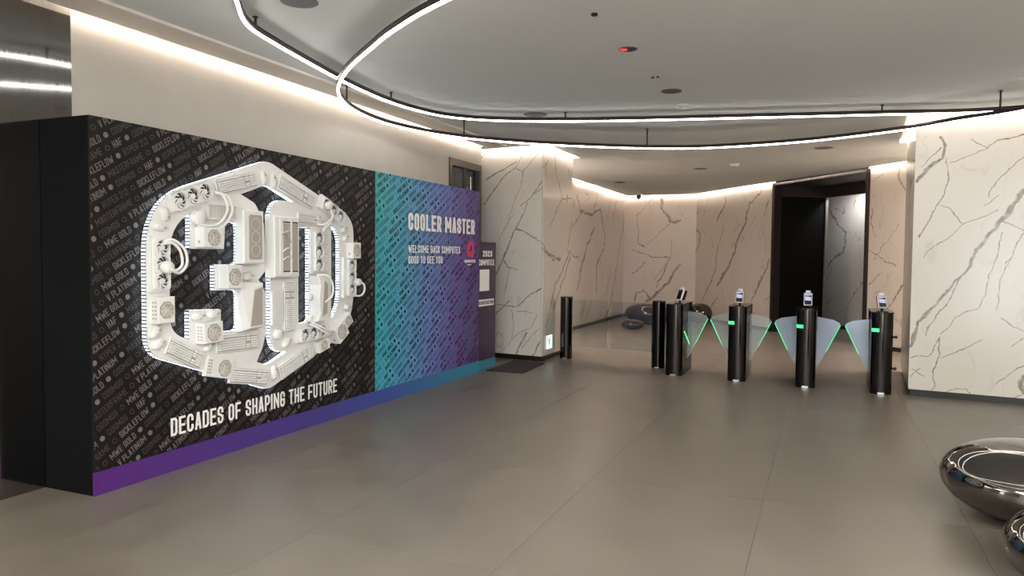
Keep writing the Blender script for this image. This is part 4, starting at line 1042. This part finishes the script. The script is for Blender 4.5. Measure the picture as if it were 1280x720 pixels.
def pc_case(label, u, v, Wd, H, D, style):
    root = at('computer_case', label, 'computer case', u, v, 0, W3, lk=1.014, group='computer cases on the sculpture')
    if style == 'inset':
        MB().cham((-Wd / 2, -H / 2, 0), (Wd / 2, H / 2, D), .008).obj('body', PLASTIC, root)
        ins = rounded(ccw([(-Wd * .24, -H * .42), (Wd * .40, -H * .42), (Wd * .40, H * .42), (-Wd * .24, H * .42)]), .02, 4)
        MB().prism(ins, D - .001, D + .002).obj('mesh_front', GREYW, root, 'beige grey mesh front')
        mb = MB()
        for k in range(3): mb.tube([(Wd * .08 + .045 * cos(2 * pi * i / 18), -H * .25 + k * H * .25 + .045 * sin(2 * pi * i / 18), D + .003) for i in range(18)], .0018, 4, True)
        mb.obj('fan_outline', PLASTIC, root)
    elif style == 'facet':
        vs = [(-Wd / 2, -H / 2, 0), (Wd / 2, -H / 2, 0), (Wd / 2, H / 2, 0), (-Wd / 2, H / 2, 0),
              (-Wd * .42, -H * .47, D * .7), (Wd * .5, -H * .42, D * .8), (Wd * .5, H * .46, D * .8), (-Wd * .5, H * .5, D * .7), (-Wd * .20, -H * .42, D), (Wd * .42, -H * .40, D), (Wd * .42, H * .42, D), (-.0 * Wd, H * .36, D)]
        fs = [(0, 3, 2, 1), (8, 9, 10, 11), (0, 1, 5, 4), (1, 2, 6, 5), (2, 3, 7, 6), (3, 0, 4, 7), (4, 5, 9, 8), (5, 6, 10, 9), (6, 7, 11, 10), (7, 4, 8, 11)]
        MB().add(vs, fs).obj('body', PLASTIC, root)
        MB().prism(ccw([(-Wd * .16, -H * .39), (Wd * .39, -H * .37), (Wd * .39, H * .38), (Wd * .03, H * .33)]), D - .001, D + .0015).obj('mesh_front', GREYW, root, 'beige grey tapered mesh front')
    else:
        MB().cham((-Wd / 2, -H / 2, 0), (Wd / 2, H / 2, D), .012).obj('body', PLASTIC, root)
        for a, b in ((-.16, .12), (.18, .42)):
            MB().box((Wd * a, -H * .38, D), (Wd * b, H * .38, D + .002)).obj('mesh_front', GREYW, root, 'beige grey mesh strip')
        mb = MB()
        for a, b in ((-.16, .12), (.18, .42)):
            for sg in (-1, 1): MB().box((Wd * a, sg * H * .40 - .006, D), (Wd * b, sg * H * .40 + .006, D + .002)).obj('dark_slot', DARKGAP, root)
        mb = MB()
        for y, k in ((.22, .05), (.22, -.16), (-.06, .05), (-.20, .05)):
            mb.tube([(-Wd * .20, H * (y - .02), D + .005), (-Wd * .05, H * (y + .03), D + .005), (Wd * .14, H * (y + k), D + .005)], .006, 6)
        mb.box((Wd * .115, -H * .45, D), (Wd * .165, H * .45, D + .01)); mb.box((-Wd * .30, -H * .45, D), (-Wd * .22, H * .45, D + .008))
        mb.obj('chevron_bars', PLASTIC, root)
    return root
pc_case('white computer case with a meshed front on the upper spine of the digit three', 4.415, 1.665, .22, .41, .085, 'inset')
pc_case('white faceted computer case on the lower spine of the digit three', 4.412, 1.135, .235, .39, .085, 'facet')

# --- on the digit zero
pc_case('tall white computer case with chevron bars on the left side of the digit zero', 4.782, 1.598, .31, .50, .095, 'chevron')
o = at('flat_radiator', 'flat white radiator grille on the left side of the digit zero', 'computer cooler', 4.80, 1.10, 0, W0)
MB().box((-.065, -.14, 0), (.065, .14, .02)).obj('frame', PLASTIC, o)
mb = MB()
for i in range(18): mb.box((-.055, -.132 + i * .0148, .02), (.055, -.126 + i * .0148, .026))
mb.obj('fins', PLASTIC, o, kind='stuff')
keyboard('white keyboard standing upright on the left side of the digit zero', 4.945, 1.10, 90, .42, .13, w_=W0)
keyboard('white keyboard across the top of the digit zero', 5.215, 1.845, -1, .31, .095, w_=W0)
o = at('white_bracket', 'bent white bracket at the top right of the digit zero', 'bracket', 5.43, 1.79, 20, W0)
MB().tube(catmull([(-.07, -.03, .02), (-.02, .01, .05), (.03, .0, .05), (.07, .05, .03)], 5, False), .016, 8).obj('arm', PLASTIC, o); MB().lathe([(.03, 0), (.03, .03)], 12, Matrix.Translation((-.07, -.03, 0))).obj('foot', PLASTIC, o)
cooler('white triple fan radiator standing on the right side of the digit zero', 5.335, 1.565, 90, s=.98, side=.03, w_=W0)
o = at('scale_strip', 'thin ruled white strip right of the radiator on the digit zero', 'strip', 5.44, 1.545, 0, W0)
MB().box((-.035, -.175, 0), (.035, .175, .008)).obj('strip', PLASTIC, o)
mb = MB()
for i in range(17): mb.box((-.030, -.165 + i * .0205, .008), (.030 if i % 4 == 0 else .0, -.161 + i * .0205, .010))
mb.obj('ruled_marks', GREYW, o, kind='stuff')
o = at('air_cooler', 'tall white winged cooler on the lower right side of the digit zero', 'computer cooler', 5.30, 1.155, 0, W0)
MB().prism(ccw([(-.09, -.20), (.02, -.21), (.07, -.15), (.085, -.08), (.07, .0), (.085, .08), (.07, .16), (.04, .20), (-.08, .20), (-.05, .12), (-.075, 0), (-.05, -.12)]), 0, .10, bevel=.012).obj('shroud', PLASTIC, o)
MB().prism(ccw([(-.02, -.16), (.045, -.13), (.055, .12), (.01, .16)]), .1, .102).obj('panel', GREYW, o)
MB().tube(catmull([(-.05, .205, .06), (.02, .20, .12), (.07, .12, .14), (.06, .02, .14), (-.01, -.03, .12)], 6, False), .010, 8).obj('hose', PLASTIC, o)
for lab, u, v, r in (('upper small round white pump left of the winged cooler', 5.193, 1.17, .030), ('lower small round white pump left of the winged cooler', 5.20, .985, .032), ('round white pump at the lower left of the digit zero', 4.80, .885, .042)):
    o = at('pump_block', lab, 'computer cooler', u, v, 0, W0, group='round pumps on the sculpture'); pump_part(o, 0, 0, 0, r, .05); MB().lathe([(r, 0), (r * 1.14, .004), (r * 1.14, .012), (r, .014)], 24).obj('mounting_ring', PLASTIC, o)
mouse('white mouse at the lower left corner of the digit zero, beside the round pump', 4.915, .805, 42, .11, .07, w_=W0)
cooler('white triple fan radiator along the foot of the digit zero with two trailing hoses', 5.255, .850, 3, s=.96, side=.0, w_=W0, depth=.03,
       tubes=([(-.03, .10, .05), (.03, .06, .09), (.10, .02, .11), (.17, -.02, .10), (.22, -.02, .06)], [(-.05, .085, .05), (.01, .045, .09), (.08, .0, .11), (.16, -.04, .10), (.22, -.04, .06)]))

# ------------------------------------------------------------------ turnstile gates
RG = 0.0
def wing(parent, sx, m):
    o = ccw(rounded([(sx * .118, .83), (sx * .30, .80), (sx * .385, .755), (sx * .118, .20)], [.0, .03, .035, .0], 4))
    mtx = Matrix.Translation((0, .40, 0)) @ Matrix.Rotation(pi / 2, 4, 'X')
    g = MB().prism(o, -.005, .005, mtx=mtx).obj('glass_wing', m, parent)
    a, b = Vector((sx * .380, .400, .735)), Vector((sx * .222, .400, .40))
    MB().tube([tuple(a), tuple(b)], .0038, 6).obj('green_edge_light', GREENEDGE, g, 'glowing green edge')
    e = Vector((sx * .12, .4, .20)); MB().tube([tuple(b), tuple(e)], .003, 6).obj('clear_edge', SILVER if False else mat('pale_edge', (.55, .65, .7), .2), g)
def reader(x, y, ztop, yaw, tilt, label, screen, back=False):
    root = empty('card_reader', label, 'card reader', (x, y, ztop), rz=yaw, group='card readers on the gates')
    MB().lathe([(.065, 0), (.065, .008), (.05, .012)], 20, sx=1, sy=.8).obj('base_plate', BLACKGLOSS, root)
    MB().tube([(0, .02, .01), (0, .03, .06)], .014).obj('stem', BLACKGLOSS, root)
    T = Matrix.Translation((0, .0, .045)) @ Matrix.Rotation(radians(-tilt), 4, 'X')
    q = rounded(ccw([(-.047, 0), (.047, 0), (.047, .15), (-.047, .15)]), .012, 3)
    R_ = T @ Matrix.Rotation(pi / 2, 4, 'X')
    hd = MB().prism(q, -.012, .012, mtx=R_).obj('white_bezel', WHITEP, root, 'white rounded frame')
    MB().prism([(-.039, .009), (.039, .009), (.039, .141), (-.039, .141)], .012, .0135, mtx=R_).obj('screen', BLACKGLOSS, hd)
    if screen:
        MB().prism([(-.034, .06), (.034, .055), (.034, .100), (-.034, .108)], .0135, .0145, mtx=R_).prism([(-.036, .115), (.036, .122), (.036, .136), (-.036, .136)], .0135, .0145, mtx=R_).obj('lit_panel', SCREEN, hd, 'pale violet lit area')
    MB().prism([(-.026, .152), (.026, .152), (.026, .178), (-.026, .178)], -.02, .016, mtx=R_).obj('top_block', WHITEP, root)
    MB().prism([(-.047, .02), (.047, .02), (.047, .15), (-.047, .15)], -.06 if back else -.03, -.012, mtx=R_).obj('back_box', BLACKGLOSS, root)
    return root
def gate(x, y, label, left, right, glass=WINGGLASS, lab_green='front'):
    root = empty('turnstile_gate', label, 'turnstile', (x, y, 0), rz=RG, group='turnstile gates')
    hw = .112; D = .80; H = .925
    fp = [(hw * cos(a), .075 - .075 * sin(a) if True else 0) for a in [pi * k / 12 for k in range(13)]]      # bowed front
    fp = [(px, py) for px, py in fp]; body = ccw([(hw, D - .03), (hw - .03, D), (-hw + .03, D), (-hw, D - .03)] + [(-p[0], p[1]) for p in fp])
    bd = MB().prism(body, .0, H, smooth=True, bevel=0)
    co = bd.obj('cabinet', GLOSSBLACK, root); co.data.set_sharp_from_angle(angle=radians(34))
    MB().prism(offset_poly(body, -.004), H, H + .014).obj('top_cover', BLACKGLOSS, root)
    MB().prism(offset_poly(body, .01), .0, .012).obj('foot', BLACKBASE, root)
    MB().box((-.035, -.006, .004), (.035, .004, .022)).obj('foot_badge', SILVER, root, 'small bright badge at the foot')
    MB().box((-hw - .002, .30, .12), (-hw + .002, .33, .86)).box((hw - .002, .30, .12), (hw + .002, .33, .86)).obj('side_channel', BLACKGLOSS, root)
    if lab_green == 'front': 
        mb = MB(); n = 5; vs = []
        for k in range(n + 1):
            a = pi - radians(18) - k * radians(54) / n; vs += [(hw * 1.01 * cos(a), .075 - .0775 * sin(a), .715), (hw * 1.01 * cos(a), .075 - .0775 * sin(a), .752)]
        mb.add(vs, [(2 * k, 2 * k + 2, 2 * k + 3, 2 * k + 1) for k in range(n)]); mb.obj('status_light', GREENGLOW, root, 'glowing green bar')
    else:
        MB().add([(hw + .003, .12, .58), (hw + .003, .16, .58), (hw + .003, .60, .36), (hw + .003, .56, .36)], [(0, 1, 2, 3)]).obj('status_light', GREENGLOW, root, 'slanted glowing green bar on the side')
    if left: wing(root, -1, glass)
    if right: wing(root, 1, glass)
    return root
GX = [(-1.79, 9.645), (-.985, 9.545), (-.18, 9.43), (.628, 9.345)]
g1 = gate(*GX[0], 'first gate from the left, beside a round post, with one glass wing on its right', False, True, WINGGLASS2, 'side')
g2 = gate(*GX[1], 'second gate from the left with clear glass wings on both sides', True, True, WINGGLASS2)
g3 = gate(*GX[2], 'third gate from the left, in front of the dark portal, with glass wings reflecting blue', True, True)
g4 = gate(*GX[3], 'rightmost gate beside the marble pier, with one glass wing on its left', True, False)
for z in (.30, .66): MB().tube([(.11, .05, z), (.135, .05, z)], .012).lathe([(.016, 0), (.02, .01), (.012, .022)], 12, Matrix.Translation((.133, .05, z)) @ Matrix.Rotation(pi / 2, 4, 'Y')).obj('side_knob', BLACKGLOSS, g4)
HT = .939
reader(GX[0][0] + .03, GX[0][1] + .16, HT, radians(-38), 22, 'card reader with a dark screen turned aside on the first gate', False, True)
reader(GX[1][0] + .01, GX[1][1] + .10, HT, radians(-12), 14, 'card reader with a small lit screen on the second gate', True)
reader(GX[2][0] + .01, GX[2][1] + .08, HT, radians(2), 12, 'card reader with a pale violet lit screen on the third gate', True)
reader(GX[3][0] + .0, GX[3][1] + .10, HT, radians(16), 22, 'card reader leaning back on the rightmost gate', True)
def post(x, y, label):
    root = empty('round_post', label, 'post', (x, y, 0), group='round posts')
    MB().lathe([(.093, .0), (.093, .925)], 40).obj('column', GLOSSBLACK, root)
    MB().lathe([(.096, .925), (.096, .938), (.085, .942)], 40).obj('cap', BLACKGLOSS, root)
    MB().box((-.03, -.098, .004), (.03, -.086, .020)).obj('foot_badge', SILVER, root)
post(-3.59, 10.62, 'black polished round post beside the marble pillar and the exit sign')
post(-2.12, 10.30, 'black polished round post beside the first gate')
for x0, x1, lab in ((-3.487, -2.90, 'left clear glass barrier pane beside the pillar post'), (-2.84, -2.222, 'right clear glass barrier pane beside the first gate post')):
    xm = (x0 + x1) / 2; root = empty('glass_barrier', lab, 'glass barrier', (xm, 10.62 - (xm + 3.59) * .2177, .20), rz=-.2144, group='glass barrier panes'); h = (x1 - x0) / 2 * 1.0235
    MB().prism(rounded(ccw([(-h, 0), (h, 0), (h, .70), (-h, .70)]), .02, 3), -.005, .005, mtx=Matrix.Rotation(pi / 2, 4, 'X')).obj('pane', CLEARGLASS, root)
    MB().tube([(-h + .01, 0, .0), (h - .01, 0, .0)], .0035, 5).tube([(h if x0 < -3 else -h, 0, .02), (h if x0 < -3 else -h, 0, .24)], .005, 5).obj('polished_edge', mat('pale_glass_edge', (.55, .5, .45), .3), root)
    MB().box((-h - .03, -.012, -.2), (-h + .0, .012, .0)) 

# ------------------------------------------------------------------ pebble stools
def pebble(label, x, y, r, h, m, rz=0, sx=1, sy=1, top=.0, group=None):
    root = empty('pebble_stool', label, 'stool', (x, y, 0), rz=rz, group=group or 'pebble stools')
    pr = []; n = 22
    for i in range(n + 1):
        a = -pi / 2 + pi * i / n; e = abs(cos(a)) ** (.78); z = h / 2 + h / 2 * sin(a)
        if z > h * .93 : pass
        pr.append((max(.003, r * e), z))
    MB().lathe(pr, 64, sx=sx, sy=sy).obj('shell', m, root)
    MB().lathe([(r * .35, 0), (r * .35, .006)], 24).obj('foot', BLACKBASE, root)
    return root
pebble('large polished gunmetal pebble stool at the right edge', 1.19, 5.21, .50, .45, CHROME)
pebble('polished gunmetal pebble stool cut off by the lower right corner', 1.25, 4.08, .45, .40, CHROME, rz=.3, sy=.95)
pebble('large dark pebble stool by the far left marble wall', -3.75, 17.25, .60, .48, DARKSTONE)
pebble('dark pebble stool seen between the first two gates', -2.68, 17.72, .29, .48, DARKSTONE)
pebble('low small dark pebble stool in front of the large dark one', -3.78, 15.65, .25, .21, DARKSTONE)
pebble('shiny silver pebble stool in the portal, behind the third gate', 0.16, 17.35, .20, .26, CHROME)

# ------------------------------------------------------------------ exit sign and mat
ex = empty('exit_sign', 'small glowing white and green exit sign low on the marble pillar', 'sign', (-3.79, 10.385, .265))
MB().box((0, -.135, -.115), (.012, .135, .115)).obj('frame', SILVER, ex)
MB().box((.012, -.122, -.102), (.015, .122, .102)).obj('lit_panel', EXITGLOW, ex)
fig = MB(); RX = Matrix.Translation((.0155, 0, 0)) @ PERM
fig.lathe([(.018, 0), (.018, .001)], 12, RX @ Matrix.Translation((.01, .068, 0)), smooth=False)
def limb(a, b, wd):
    a, b = Vector(a), Vector(b); e = (b - a).normalized(); n = Vector((-e.y, e.x)) * wd / 2
    fig.prism(ccw([tuple(a + n), tuple(b + n), tuple(b - n), tuple(a - n)]), 0, .001, mtx=RX)
limb((.0, .05), (-.012, -.01), .034); limb((-.01, -.01), (-.05, -.03), .018); limb((-.045, -.025), (-.055, -.07), .016); limb((-.008, -.01), (.035, -.045), .018); limb((.035, -.04), (.02, -.085), .016)
limb((.0, .042), (-.045, .025), .013); limb((.005, .042), (.045, .01), .013)
fig.obj('running_figure', EXITGREEN, ex, 'green running figure')
a_ = MB(); a_.prism(ccw([(-.075, .0), (-.10, .0), (-.10, .09), (-.075, .09)]), 0, .001, mtx=RX); a_.obj('green_doorway', EXITGREEN, ex)
o = MB().prism(ccw([(-4.15, 8.93), (-3.62, 8.955), (-3.68, 9.93), (-4.19, 10.02)]), 0, .012).obj('floor_mat', MATM); tag(o, 'dark brown door mat at the foot of the marble pillar', 'mat')
